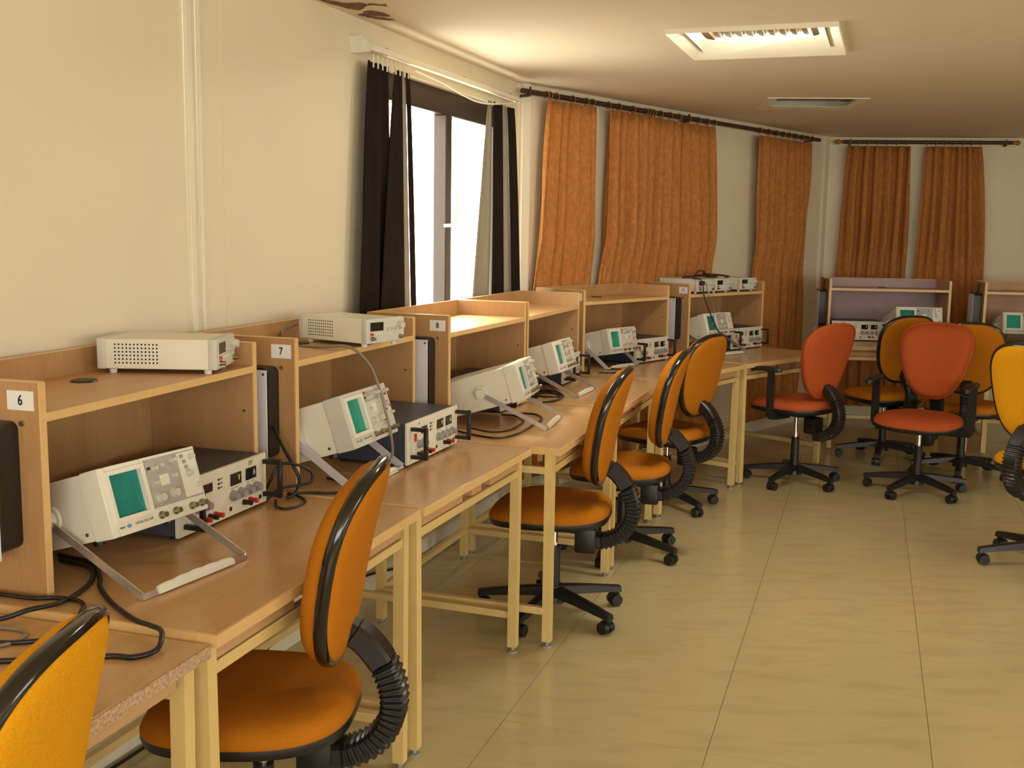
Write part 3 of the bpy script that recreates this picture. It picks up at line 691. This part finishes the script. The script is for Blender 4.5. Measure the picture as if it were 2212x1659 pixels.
# ------------------------------------------------------------------ function generators
def generator(pos, yaw, label, tilt=0.0, vents=True):
    t = thing('function_generator', label, 'signal generator', pos, yaw, tilt)
    w_, h_, d_, z0 = 0.185, 0.078, 0.31, 0.012
    bm = BM(); box(bm, (0.003, 0.022, z0), (w_ - .003, d_ - .022, z0 + h_), None, .002); cs = obj('case', bm, 'cream', t)
    for ya, yb, nm in ((0.0, 0.024, 'front_bezel'), (d_ - .024, d_, 'rear_bezel')):
        bm = BM(); box(bm, (0, ya, z0 - .001), (w_, yb, z0 + h_ + .002), None, .005, 2); obj(nm, bm, 'greyp', t)
    if vents:
        bm = BM()
        for i in range(12):
            for k in range(6):
                for sx, xx in ((-1, 0.003), (1, w_ - .003)):
                    yy, zz = 0.155 + .0098 * i, z0 + .016 + .0095 * k
                    cyl(bm, (xx - sx * .0002, yy, zz), (xx + sx * .0003, yy, zz), .0024, seg=8)
        obj('vent_holes', bm, 'dscreen', cs)
    bm = BM(); box(bm, (.010, -.0015, z0 + .006), (w_ - .010, .001, z0 + h_ - .006), None, .0006); fp = obj('front_panel', bm, 'greyp', t)
    bm = BM(); box(bm, (.016, -.003, z0 + .040), (.078, -.0012, z0 + .068), None, .0006); obj('display', bm, 'dscreen', fp, label='dark green display')
    bm = BM(); knob(bm, .158, z0 + .054, .013, .016, -.0015); obj('dial', bm, 'knob', fp)
    bm = BM(); box(bm, (.016, -.007, z0 + .026), (.028, -.0014, z0 + .034), None, .0008); obj('power_button', bm, 'redp', fp)
    for k in range(6):
        bm = BM(); box(bm, (.040 + .013 * k, -.005, z0 + .026), (.049 + .013 * k, -.0014, z0 + .032), None, .0006); obj('button', bm, 'white', fp)
    for k in range(3):
        bm = BM(); knob(bm, .100 + .018 * k, z0 + .045, .005, .010, -.0015, False); obj('knob', bm, 'knob', fp)
    for xx in (.024, .160):
        bm = BM(); cyl(bm, (xx, -.0015, z0 + .016), (xx, -.005, z0 + .016), .008, seg=12); cyl(bm, (xx, -.005, z0 + .016), (xx, -.016, z0 + .016), .0055, seg=12); obj('connector', bm, 'bnc', fp)
    for xx in (.022, w_ - .022):
        for yy in (.03, d_ - .035):
            bm = BM(); cyl(bm, (xx, yy, 0), (xx, yy, z0 + .002), .009, .011, 12); obj('foot', bm, 'white', t)
    return t
ZS = ZT + US
generator((-0.760, 2.780, ZS), R(90.5), 'cream signal generator with perforated side on unit 6')
generator((-0.468, 3.470, ZS), R(55.0), 'cream signal generator turned askew on unit 7')
for i, (al, ou, ya, lab) in enumerate(((0.125, -0.030, 44, 'cream signal generator nearest the number tag on unit 11'), (0.335, -0.032, 46, 'middle cream signal generator in the row on unit 11'), (0.620, -0.030, 43, 'cream signal generator standing apart at the far end of unit 11'))):
    gx, gy_ = at_unit(11, al, ou); generator((gx, gy_, ZS), R(ya), lab, 0.0, False)

# ------------------------------------------------------------------ cables
def cable(name, pts, r, m, label, cat='cable', group=None):
    bm = BM(); tube(bm, pts, r, 8, 8); o = obj(name, bm, m, None, 80); return tag(o, label, cat, group)
zc = ZT + 0.0055; z5 = ZT - 0.013 + 0.0055
cable('power_cable', [(-1.14, 2.00, z5 + .004), (-1.00, 2.025, z5 + .006), (-0.94, 2.045, z5 + .02), (-0.905, 2.10, zc + .002), (-0.892, 2.17, zc), (-0.896, 2.25, zc), (-0.93, 2.33, zc + .002), (-1.02, 2.39, zc)], 0.0052, 'cableb', 'black power cable leaving the table to the left past the tag 6 panel')
cable('power_cable', [(-1.04, 2.43, zc), (-0.94, 2.37, zc), (-0.885, 2.27, zc), (-0.862, 2.21, zc), (-0.804, 2.116, zc), (-0.725, 2.022, zc), (-0.682, 1.985, zc + .003), (-0.648, 1.948, z5 + .018), (-0.640, 1.895, z5 + .004), (-0.673, 1.868, z5), (-0.715, 1.872, z5), (-0.80, 1.855, z5), (-0.95, 1.835, z5)], 0.0052, 'cableb', 'black power cable looping off the table corner by unit 6 scope')
cable('power_cable', [(-1.12, 2.174, zc), (-1.03, 2.150, zc), (-0.97, 2.133, zc), (-0.925, 2.138, zc), (-0.878, 2.125, zc), (-0.85, 2.09, zc + .003), (-0.835, 2.045, z5 + .022), (-0.835, 1.97, z5 + .003), (-0.90, 1.93, z5), (-1.02, 1.93, z5)], 0.0048, 'cableb', 'short black cable bend at the foot of the tag 6 panel')
cable('signal_lead', [(-1.02, 1.885, z5 - .001), (-0.96, 1.90, z5 - .001), (-0.915, 1.935, z5 - .001), (-0.92, 1.985, z5 - .001), (-0.98, 2.005, z5 - .001)], 0.0035, 'cableg', 'thin grey lead curled on the chipboard-edged table')
cable('power_cable', [(-1.03, 2.45, zc + .01), (-0.99, 2.44, zc + .12), (-0.955, 2.48, zc + .17), (-0.93, 2.56, zc + .16), (-0.94, 2.64, zc + .10)], 0.004, 'cableb', 'black cable arching behind the scope of unit 6')
# knot of cables between units 6 and 7
cable('power_cable', [(-0.684, 3.078, zc + .19), (-0.655, 3.045, zc + .145), (-0.62, 3.02, zc + .095), (-0.598, 3.01, zc + .05), (-0.605, 2.99, zc + .015), (-0.63, 2.985, zc + .001)], 0.005, 'cableb', 'black cable dropping from the power box between units 6 and 7')
cable('power_cable', [(-0.70, 2.985, zc), (-0.672, 2.962, zc + .05), (-0.645, 2.97, zc + .10), (-0.60, 2.985, zc + .098), (-0.562, 3.0, zc + .075), (-0.565, 3.0, zc + .045), (-0.605, 2.985, zc + .038), (-0.65, 2.97, zc + .03), (-0.68, 2.955, zc + .001)], 0.004, 'cableb', 'black cable loop standing up between units 6 and 7')
cable('power_cable', [(-0.640, 3.035, zc), (-0.58, 3.06, zc), (-0.52, 3.06, zc), (-0.46, 3.09, zc), (-0.47, 3.16, zc + .001), (-0.56, 3.25, zc)], 0.004, 'cableb', 'black cable running straight into the bench of unit 7')
cable('power_cable', [(-0.655, 2.965, zc), (-0.64, 2.90, zc), (-0.612, 2.875, zc), (-0.585, 2.905, zc), (-0.572, 2.96, zc), (-0.60, 3.01, zc + .001), (-0.632, 3.02, zc + .009)], 0.004, 'cableb', 'black cable loop lying flat on the table before unit 7')
# lead hanging from the generator on unit 7
cable('signal_lead', [(-0.735, 3.705, ZS + .055), (-0.78, 3.66, ZS + .03), (-0.72, 3.52, ZS + .004), (-0.62, 3.44, ZS + .004), (-0.52, 3.40, ZS + .012), (-0.455, 3.375, ZS - .03), (-0.415, 3.34, ZS - .10), (-0.385, 3.325, ZS - .20), (-0.372, 3.33, ZS - .27), (-0.375, 3.36, ZT + .05), (-0.40, 3.33, ZT + .012), (-0.47, 3.34, ZT + .005)], 0.0045, 'cableg', 'grey lead hanging from the generator over the scope of unit 7')
# cables on the bench of unit 8 and the following
cable('power_cable', [(-0.20, 4.06, zc), (-0.13, 3.985, zc), (-0.05, 3.94, zc), (0.02, 4.02, zc), (0.06, 4.13, zc), (0.09, 4.24, zc), (0.125, 4.36, zc), (0.10, 4.47, zc), (0.02, 4.50, zc)], 0.004, 'cableb', 'black cable sweeping round the handle of the unit 8 scope')
cable('power_cable', [(-0.16, 4.09, zc + .008), (-0.08, 4.06, zc), (-0.01, 4.10, zc), (0.03, 4.20, zc + .001), (0.05, 4.32, zc), (0.02, 4.42, zc), (-0.04, 4.45, zc)], 0.004, 'cableb', 'black cable under the tilted unit 8 scope')
cable('power_cable', [(0.14, 4.80, zc), (0.19, 4.84, zc), (0.225, 4.93, zc), (0.22, 5.03, zc), (0.17, 5.10, zc), (0.12, 5.06, zc), (0.14, 4.97, zc), (0.19, 4.91, zc + .008), (0.24, 4.98, zc), (0.20, 5.09, zc + .008), (0.12, 5.14, zc)], 0.0045, 'cableb', 'coiled black cable under the scope before unit 10')
cable('power_cable', [(0.47, 5.86, zc), (0.55, 5.86, zc), (0.62, 5.93, zc), (0.60, 6.01, zc), (0.52, 6.05, zc)], 0.004, 'cableb', 'black cable behind the handle of the unit 10 scope')
# test leads heaped on the generators of unit 11
ux = lambda al, ou, z: (*at_unit(11, al, ou), z)
zg = ZS + .095
cable('test_lead', [ux(.14, -.16, zg + .004), ux(.22, -.10, zg + .012), ux(.32, -.08, zg + .022), ux(.42, -.10, zg + .010), ux(.50, -.14, zg + .004), ux(.44, -.18, zg + .004), ux(.34, -.16, zg + .014), ux(.26, -.17, zg + .004)], 0.0065, 'cableb', 'black test lead heaped on the generators of unit 11')
cable('test_lead', [ux(.24, -.13, zg + .018), ux(.27, -.12, zg + .045), ux(.30, -.10, zg + .040), ux(.33, -.12, zg + .026), ux(.46, -.09, zg + .016), ux(.54, -.07, zg + .006), ux(.47, -.05, zg + .004)], 0.006, 'rod', 'dark brown test lead coiled on top of the heap on unit 11')
cable('test_lead', [ux(.10, -.05, zg + .004), ux(.115, 0.01, zg - .01), ux(.12, .03, ZS - .01), ux(.15, .05, ZS - .10), ux(.20, .07, ZS - .20), ux(.24, .09, ZS - .27), ux(.21, .12, ZT + .03)], 0.0045, 'cableb', 'black lead hanging down the front of unit 11')
cable('signal_lead', [ux(.18, .0, ZS + .07), ux(.165, .02, ZS + .03), ux(.19, .03, ZS - .03), ux(.23, .035, ZS - .10), ux(.20, .045, ZS - .16), ux(.185, .05, ZS - .20), ux(.20, -.02, ZS - .26)], 0.003, 'cableg', 'thin pale lead dangling from the unit 11 generators')
cable('floor_cable', [WA @ Vector((x, -0.035, 0.02 + 0.10 * max(0, math.sin(2.2 * x)))) for x in (-4.2, -3.6, -3.0, -2.5, -2.0, -1.5, -1.0, -0.5)], 0.006, 'cableb', 'black cable running along the wall foot beneath the tables')

# ------------------------------------------------------------------ task chairs
def sgn_pow(v, p): return math.copysign(abs(v) ** p, v)
def back_outline(a, kx=1.0, kz=1.0, tp=0.55):
    c, s = math.cos(a), math.sin(a)
    x = 0.195 * sgn_pow(c, 0.72) * kx; z = 0.222 * sgn_pow(s, 0.74) * kz
    return x * (1.0 + tp * z), z
def back_y(x, z):                 # rearward curve of the backrest, z relative to its middle
    return -0.214 - 0.20 * z - 0.35 * max(0, z) ** 2 + 0.55 * x * x - 0.15 * min(0, z) ** 2
def chair_meshes(fab):
    d = {}; N = 48; zc_ = 0.775; tp = 1.35 if fab == 'red' else 0.55
    def cushion(t0, rings, sign):
        bm = BM(); rr = []
        for r in rings:
            ring = []
            for i in range(N):
                x, z = back_outline(2 * math.pi * i / N, r, r, tp)
                ring.append((x, back_y(x, z) + sign * t0 * max(0.0, 1 - r ** 9) ** 0.5, zc_ + z))
            rr.append(ring)
        loft(bm, rr, True, False)
        bmesh.ops.triangulate(bm, faces=[f for f in bm.faces if len(f.verts) > 4])
        return bm
    RG = (0.05, 0.25, 0.45, 0.62, 0.76, 0.86, 0.93, 0.975, 1.0)
    d['front'] = mesh('back_cushion', cushion(0.066, RG, 1), fab, 70)
    d['rear'] = mesh('back_cover', cushion(0.026, RG, -1), fab, 70)
    bm = BM()
    path = []
    for i in range(N):
        x, z = back_outline(2 * math.pi * i / N, 1, 1, tp); path.append(Vector((x, back_y(x, z) + 0.002, zc_ + z)))
    rings = []
    for i in range(N):
        t = (path[(i + 1) % N] - path[i - 1]).normalized(); f = Vector((0, 1, 0)); f = (f - f.dot(t) * t).normalized(); o_ = t.cross(f)
        if o_.dot(path[i] - Vector((0, path[i].y, zc_))) < 0: o_ = -o_
        rings.append([path[i] + f * a + o_ * b for a, b in ((-.015, -.006), (-.0135, .004), (-.007, .008), (.007, .008), (.0135, .004), (.015, -.006))])
    rings.append(rings[0]); loft(bm, rings, False, False); bmesh.ops.remove_doubles(bm, verts=bm.verts, dist=1e-5)
    d['rim'] = mesh('back_rim', bm, 'gloss', 60)
    # seat
    def seat_out(a, k=1.0):
        c, s = math.cos(a), math.sin(a)
        x = 0.240 * sgn_pow(c, 0.70) * k; y = 0.235 * sgn_pow(s, 0.74) * k
        return x * (1 + 0.12 * y / 0.235 * 0.5), y + 0.015
    bm = BM(); rr = []
    for r, z in ((0.05, 0.482), (0.3, 0.482), (0.55, 0.481), (0.75, 0.478), (0.88, 0.471), (0.95, 0.461), (0.99, 0.447), (1.0, 0.434), (0.985, 0.424), (0.93, 0.420)):
        ring = []
        for i in range(N):
            x, y = seat_out(2 * math.pi * i / N, r)
            dz = -0.022 * max(0, (y - 0.08) / 0.17) ** 2 + 0.010 * max(0, (-y - 0.05) / 0.17) ** 2 - 0.012 * math.exp(-((x / .13) ** 2 + ((y + .03) / .13) ** 2))
            ring.append((x, y, z + dz * (1.0 if z > .445 else .6)))
        rr.append(ring)
    loft(bm, rr, True, True); d['seat'] = mesh('seat', bm, fab, 70)
    bm = BM(); rr = []
    for r, z in ((0.985, 0.432), (1.0, 0.420), (0.975, 0.404), (0.85, 0.394), (0.4, 0.388)):
        ring = []
        for i in range(N):
            x, y = seat_out(2 * math.pi * i / N, r); ring.append((x, y, z - 0.013 * max(0, (y - 0.08) / 0.17) ** 2))
        rr.append(ring)
    loft(bm, rr, True, True); d['shell'] = mesh('seat_shell', bm, 'black', 60)
    # mechanism
    bm = BM(); box(bm, (-.085, -.10, .368), (.085, .10, .390), None, .006, 2); box(bm, (-.045, -.17, .270), (.045, -.085, .372), None, .012, 2); d['mech'] = mesh('tilt_mechanism', bm, 'black')
    bm = BM(); cyl(bm, (.06, .03, .380), (.20, .05, .374), .006, seg=8); cyl(bm, (.20, .05, .374), (.245, .055, .370), .011, .009, 10); d['lever'] = mesh('lever', bm, 'black')
    # bellows-covered back bar
    bm = BM()
    ctrl = [(0, -.20, .62), (0, -.245, .585), (0, -.285, .53), (0, -.305, .47), (0, -.300, .41), (0, -.265, .355), (0, -.205, .322), (0, -.150, .318)]
    pth = smooth_path(ctrl, 16); n = len(pth); sc = []
    for i in range(n):
        u = i / (n - 1)
        sc.append((1.0 if u < 0.27 or u > 0.90 else 0.96 + 0.11 * (1 if (i % 4) < 2 else -0.4)) * (0.8 if u < .05 else 1.0))
    sweep(bm, pth, [(-.037, -.020), (-.028, -.028), (.028, -.028), (.037, -.020), (.037, .020), (.028, .028), (-.028, .028), (-.037, .020)], sc, up=(0.0, 0.6, 1.0))
    d['bar'] = mesh('bellows_bar', bm, 'rubber', 35)
    # column and star base
    bm = BM(); cyl(bm, (0, 0, .20), (0, 0, .372), .014, seg=16); d['piston'] = mesh('piston', bm, 'chrome')
    bm = BM(); cyl(bm, (0, 0, .075), (0, 0, .285), .026, .024, 20); d['column'] = mesh('column', bm, 'black')
    bm = BM(); cyl(bm, (0, 0, .055), (0, 0, .125), .046, .036, 20); d['hub'] = mesh('base_hub', bm, 'black')
    bm = BM(); rings = []
    for u in range(7):
        k = u / 6; r = .03 + k * .275; wd = .026 - .008 * k; zt_ = .122 - .030 * k - .010 * k * k; zb = zt_ - (.040 - .016 * k)
        rings.append([(r, -wd, zb), (r, wd, zb), (r, wd * .8, zt_ - .004), (r, wd * .4, zt_), (r, -wd * .4, zt_), (r, -wd * .8, zt_ - .004)])
    loft(bm, rings); d['leg'] = mesh('base_leg', bm, 'black', 50)
    bm = BM(); cyl(bm, (.295, 0, .050), (.295, 0, .075), .010, seg=10)
    for s in (-1, 1):
        cyl(bm, (.282, s * .006, .0255), (.282, s * .026, .0255), .0255, .0235, 20)
    ol = [(.282 + .029 * math.cos(R(a)), .0255 + .029 * math.sin(R(a))) for a in range(10, 190, 20)]
    loft(bm, [[(x, y, z) for x, z in ol] for y in (-.0055, .0055)])
    cyl(bm, (.282, -.027, .0255), (.282, .027, .0255), .006, seg=10); d['caster'] = mesh('caster', bm, 'black')
    # arm rests
    for s, nm in ((-1, 'arm_l'), (1, 'arm_r')):
        bm = BM(); sweep(bm, smooth_path([(s * .10, -.02, .385), (s * .24, -.02, .385), (s * .275, -.02, .40), (s * .280, -.02, .46), (s * .280, -.02, .655)], 6), [(-.022, -.010), (.022, -.010), (.022, .010), (-.022, .010)], up=(0, 1, 0.0001)); d[nm] = mesh('arm_post', bm, 'black')
        bm = BM(); rr = []
        for k in range(13):
            u = -1 + k / 6; wd = .032 * math.sqrt(max(.04, 1 - abs(u) ** 3.2)); y = .02 + u * .115; zz = .672 - .018 * max(0, u) ** 2
            rr.append([(s * .280 - wd, y, zz), (s * .280 - wd * .8, y, zz - .016), (s * .280 + wd * .8, y, zz - .016), (s * .280 + wd, y, zz), (s * .280 + wd * .7, y, zz + .010), (s * .280 - wd * .7, y, zz + .010)])
        loft(bm, rr); d[nm + 'p'] = mesh('arm_pad', bm, 'black', 60)
    bm = BM(); box(bm, (.045, -.262, .905), (.085, -.255, .945), None, .002); d['tagplate'] = mesh('maker_plate', bm, 'black')
    return d
CH = {k: chair_meshes(k) for k in ('orange', 'yellow', 'red')}
def chair(x, y, face, fab, label, dz=0.0, spin=0.0, arms=False, group=None, rim=True, plate=False, bdz=None):
    """face: direction (deg from +x) in which the sitter looks"""
    d = CH[fab]; t = thing('task_chair', label, 'chair', (x, y, 0), R(face - 90), group=group)
    bdz = dz if bdz is None else bdz
    up_ = lambda nm, k, q=dz: (lambda o: (setattr(o, 'location', (0, 0, q)), o)[1])(link(nm, d[k], t))
    link('base_hub', d['hub'], t); link('column', d['column'], t); up_('piston', 'piston')
    for i in range(5):
        lg = link('base_leg', d['leg'], t); lg.rotation_euler = (0, 0, R(spin + 72 * i))
        link('caster', d['caster'], lg)
    up_('tilt_mechanism', 'mech'); up_('lever', 'lever'); up_('seat', 'seat'); up_('seat_shell', 'shell'); up_('bellows_bar', 'bar', bdz)
    up_('back_cushion', 'front', bdz); up_('back_cover', 'rear', bdz)
    rm = up_('back_rim', 'rim', bdz)
    if not rim: rm.data = rm.data.copy(); rm.data.materials[0] = M['red']
    if plate: up_('maker_plate', 'tagplate', bdz)
    if arms:
        for k in ('arm_l', 'arm_r'): p = up_('arm_post', k); link('arm_pad', d[k + 'p'], p)
    return t
chair(-0.872, 1.440, 179, 'yellow', 'amber task chair before the chipboard-edged table', dz=-.037, spin=20)
chair(-0.562, 2.372, 177, 'orange', 'orange task chair before unit 6 with glossy black rim', spin=10)
chair(0.178, 4.170, 167, 'orange', 'orange task chair drawn up beside the bright handle of the unit 8 scope', spin=-52)
chair(0.535, 5.035, 166, 'orange', 'orange task chair between the unit 8 chair and the chair with a small plate', dz=-.02, spin=-46)
chair(0.870, 5.950, 141, 'orange', 'orange task chair at unit 10 with a small plate on its back', dz=-.02, spin=-40, plate=True)
chair(1.745, 6.570, 127, 'red', 'brick red armchair on casters turned towards the unit 11 table', dz=.055, spin=-95, arms=True, rim=False, bdz=0.0)
chair(2.420, 6.350, 232, 'red', 'brick red armchair on casters facing the open floor', spin=-65, arms=True, rim=False)
chair(2.550, 7.360, 104, 'orange', 'dark orange task chair before the lilac board, behind the red armchairs', spin=15)
chair(2.890, 6.870, 70, 'orange', 'orange task chair wedged between the red and the amber chair', spin=50)
chair(2.500, 4.930, 32, 'yellow', 'amber task chair alone on the open floor, its back to the benches', dz=.05, spin=165)
chair(3.700, 7.020, 95, 'orange', 'dark orange task chair at the last table beyond the amber chair', spin=5)

# ------------------------------------------------------------------ curtains
def cloth(name, T, top, bot, z_top, z_bot, off, m, label, folds=6, amp=0.022, seed=1, group=None, cat='curtain', slack=False):
    """hanging cloth: top/bot = (x0,x1) along the wall"""
    rnd = random.Random(seed); ph = [rnd.uniform(0, 6.28) for _ in range(4)]
    nu, nv = folds * 10, 22; bm = BM(); grid = []
    for j in range(nv + 1):
        v = j / nv; e = v ** 0.8; x0 = top[0] + (bot[0] - top[0]) * e; x1 = top[1] + (bot[1] - top[1]) * e; z = z_top + (z_bot - z_top) * v; row = []
        for i in range(nu + 1):
            u = i / nu; p = u + 0.018 * math.sin(2 * math.pi * u * 2 + ph[0]) + .012 * math.sin(9 * v + ph[3] + 5 * u)
            hi = min(1.0, max(0.0, (z - 1.22) / 0.25)) if slack else 0.0; a = amp * (0.55 + 0.45 * min(1, v * 3)) * (1 + 1.1 * hi)
            y = a * (math.sin(2 * math.pi * folds * p + ph[1]) + 0.35 * math.sin(2 * math.pi * folds * 1.7 * p + ph[2]))
            row.append(bm.verts.new(T @ Vector((x0 + (x1 - x0) * u + .006 * math.sin(2 * math.pi * folds * 2 * p), -off - 0.022 * hi + y, z))))
        grid.append(row)
    for j in range(nv):
        for i in range(nu): bm.faces.new((grid[j][i], grid[j][i + 1], grid[j + 1][i + 1], grid[j + 1][i]))
    o = obj(name, bm, m, None, 180)
    so = o.modifiers.new('thickness', 'SOLIDIFY'); so.thickness = 0.002
    return tag(o, label, cat, group)
cloth('curtain', WB, (0.17, 0.62), (0.02, 0.64), 2.235, 0.10, 0.042, 'curtain', 'rust-brown curtain hanging nearest the window', 5, .013, 3, slack=True)
cloth('curtain', WB, (0.76, 1.345), (0.68, 1.33), 2.235, 0.10, 0.042, 'curtain', 'rust-brown curtain behind unit 10, left of the joined pair', 6, .014, 5, slack=True)
cloth('curtain', WB, (1.35, 2.02), (1.36, 2.14), 2.230, 0.10, 0.042, 'curtain', 'rust-brown curtain whose edge meets the wide bare wall behind unit 11', 6, .014, 8, slack=True)
cloth('curtain', WB, (2.62, 3.46), (2.66, 3.52), 2.225, 0.10, 0.042, 'curtain', 'rust-brown curtain beside the corner at unit 11', 8, .014, 11, slack=True)
cloth('curtain', WC, (0.13, 0.63), (0.06, 0.665), 2.235, 0.10, 0.042, 'curtain', 'rust-brown curtain behind the lilac board, next to the corner', 6, .018, 14, slack=True)
cloth('curtain', WC, (0.745, 1.18), (0.70, 1.36), 2.235, 0.10, 0.042, 'curtain', 'rust-brown curtain falling between the two far shelf units', 5, .018, 17, slack=True)
def curtain_rod(T, x0, x1, z, off, label, rings, brackets, finial=True):
    bm = BM(); cyl(bm, T @ Vector((x0, -off, z)), T @ Vector((x1, -off, z)), 0.0145, seg=14); o = obj('curtain_rod', bm, 'rod'); tag(o, label, 'curtain rod')
    for x in brackets:
        bm = BM(); box(bm, (x - .006, -off - .004, z - .028), (x + .006, 0, z - .014), T, .001); box(bm, (x - .005, -off - .020, z - .026), (x + .005, -off - .012, z + .024), T, .001); obj('bracket', bm, 'rod', o)
    for x in rings:
        bm = BM(); pts = [T @ Vector((x + .002 * math.sin(k), -off + .021 * math.cos(2 * math.pi * k / 16), z - .003 + .021 * math.sin(2 * math.pi * k / 16))) for k in range(17)]
        sweep(bm, pts, circ(.0026, 6)); obj('ring', bm, 'ring', o, 80)
    if finial:
        for x, s in ((x0, -1), (x1, 1)):
            bm = BM(); rr = []
            for k, (dx, r) in enumerate(((0, .010), (.010, .016), (.022, .012), (.034, .021), (.048, .020), (.058, .010), (.066, .004))):
                rr.append([T @ Vector((x + s * dx, -off + r * math.cos(2 * math.pi * q / 12), z + r * math.sin(2 * math.pi * q / 12))) for q in range(12)])
            loft(bm, rr); obj('finial', bm, 'ring', o)
    return o
rg = [0.18, .21, .27, .42, .55, .61, .77, .88, 1.03, 1.17, 1.2, 1.23, 1.26, 1.34, 1.45, 1.56, 1.68, 1.80, 1.92, 2.01, 2.66, 2.8, 2.92, 3.03, 3.13, 3.24, 3.35, 3.44]
curtain_rod(WB, -0.03, 3.66, 2.262, 0.055, 'long dark brown curtain rod with wooden rings', rg, (0.02, 1.66, 3.5), False)
curtain_rod(WC, 0.10, 1.42, 2.268, 0.055, 'short dark brown curtain rod with round wooden finials', [.15 + .075 * k for k in range(7)] + [.76 + .07 * k for k in range(7)], (0.16, 1.37))
# black blackout curtains of the window; grey strips colour in its lining and sunlit folds
def strip_curtain(label, strips, z0, z1, off):
    t = thing('window_curtain', label, 'curtain', WA @ Vector((strips[0][0][0], 0, z1)))
    inv = Matrix.Translation(-t.location)
    for k, (tp, bt, m, folds, amp) in enumerate(strips):
        o = cloth('black_panel' if m == 'blackout' else 'grey_panel', inv @ WA, tp, bt, z0, z1, off + .004 * (k % 2), m, '', folds, amp, 20 + k)
        del o['label'], o['category']; o.parent = t
strip_curtain('black curtain drawn to the wall side of the bright window', [((-1.90, -1.715), (-2.02, -1.70), 'blackout', 2, .012), ((-1.665, -1.60), (-1.86, -1.56), 'blackout', 1, .006), ((-1.605, -1.55), (-1.565, -1.47), 'greycloth', 1, .007), ((-1.555, -1.52), (-1.475, -1.42), 'blackout', 1, .006)], 2.15, 0.72, 0.045)
strip_curtain('black and pale grey curtain gathered beside the brown curtains', [((-0.58, -0.53), (-0.86, -0.55), 'greycloth', 1, .008), ((-0.535, -0.40), (-0.555, -0.33), 'blackout', 1, .014), ((-0.405, -0.30), (-0.335, -0.16), 'greycloth', 1, .010), ((-0.305, -0.20), (-0.165, -0.02), 'blackout', 1, .012)], 2.15, 0.72, 0.045)
rail = thing('curtain_rail', 'white plastic curtain rail above the window', 'curtain rail', (0, 0, 0))
bm = BM(); box(bm, (-1.93, -0.078, 2.184), (-0.16, -0.050, 2.208), WA, .003); obj('rail', bm, 'trunk', rail)
bm = BM(); cyl(bm, WA @ Vector((-1.955, -0.062, 2.195)), WA @ Vector((-1.93, -0.062, 2.195)), .024, seg=20); box(bm, (-1.95, -0.05, 2.17), (-1.925, 0, 2.235), WA, .002); obj('end_cap', bm, 'white', rail)
for k in range(9):
    x = -1.88 + .04 * k
    bm = BM(); box(bm, (x, -0.064, 2.125), (x + .006, -0.060, 2.176), WA); obj('hook', bm, 'trunk', rail)
bm = BM(); tube(bm, [WA @ Vector(p) for p in ((-1.50, -.07, 2.165), (-1.2, -.07, 2.15), (-.95, -.072, 2.125), (-.75, -.07, 2.12), (-.5, -.07, 2.14), (-.2, -.066, 2.18))], .004); obj('draw_cord', bm, 'trunk', rail)
for x in (-1.72, -.9, -.24):
    bm = BM(); box(bm, (x - .008, -0.05, 2.212), (x + .008, 0, 2.222), WA, .001); obj('bracket', bm, 'bnc', rail)
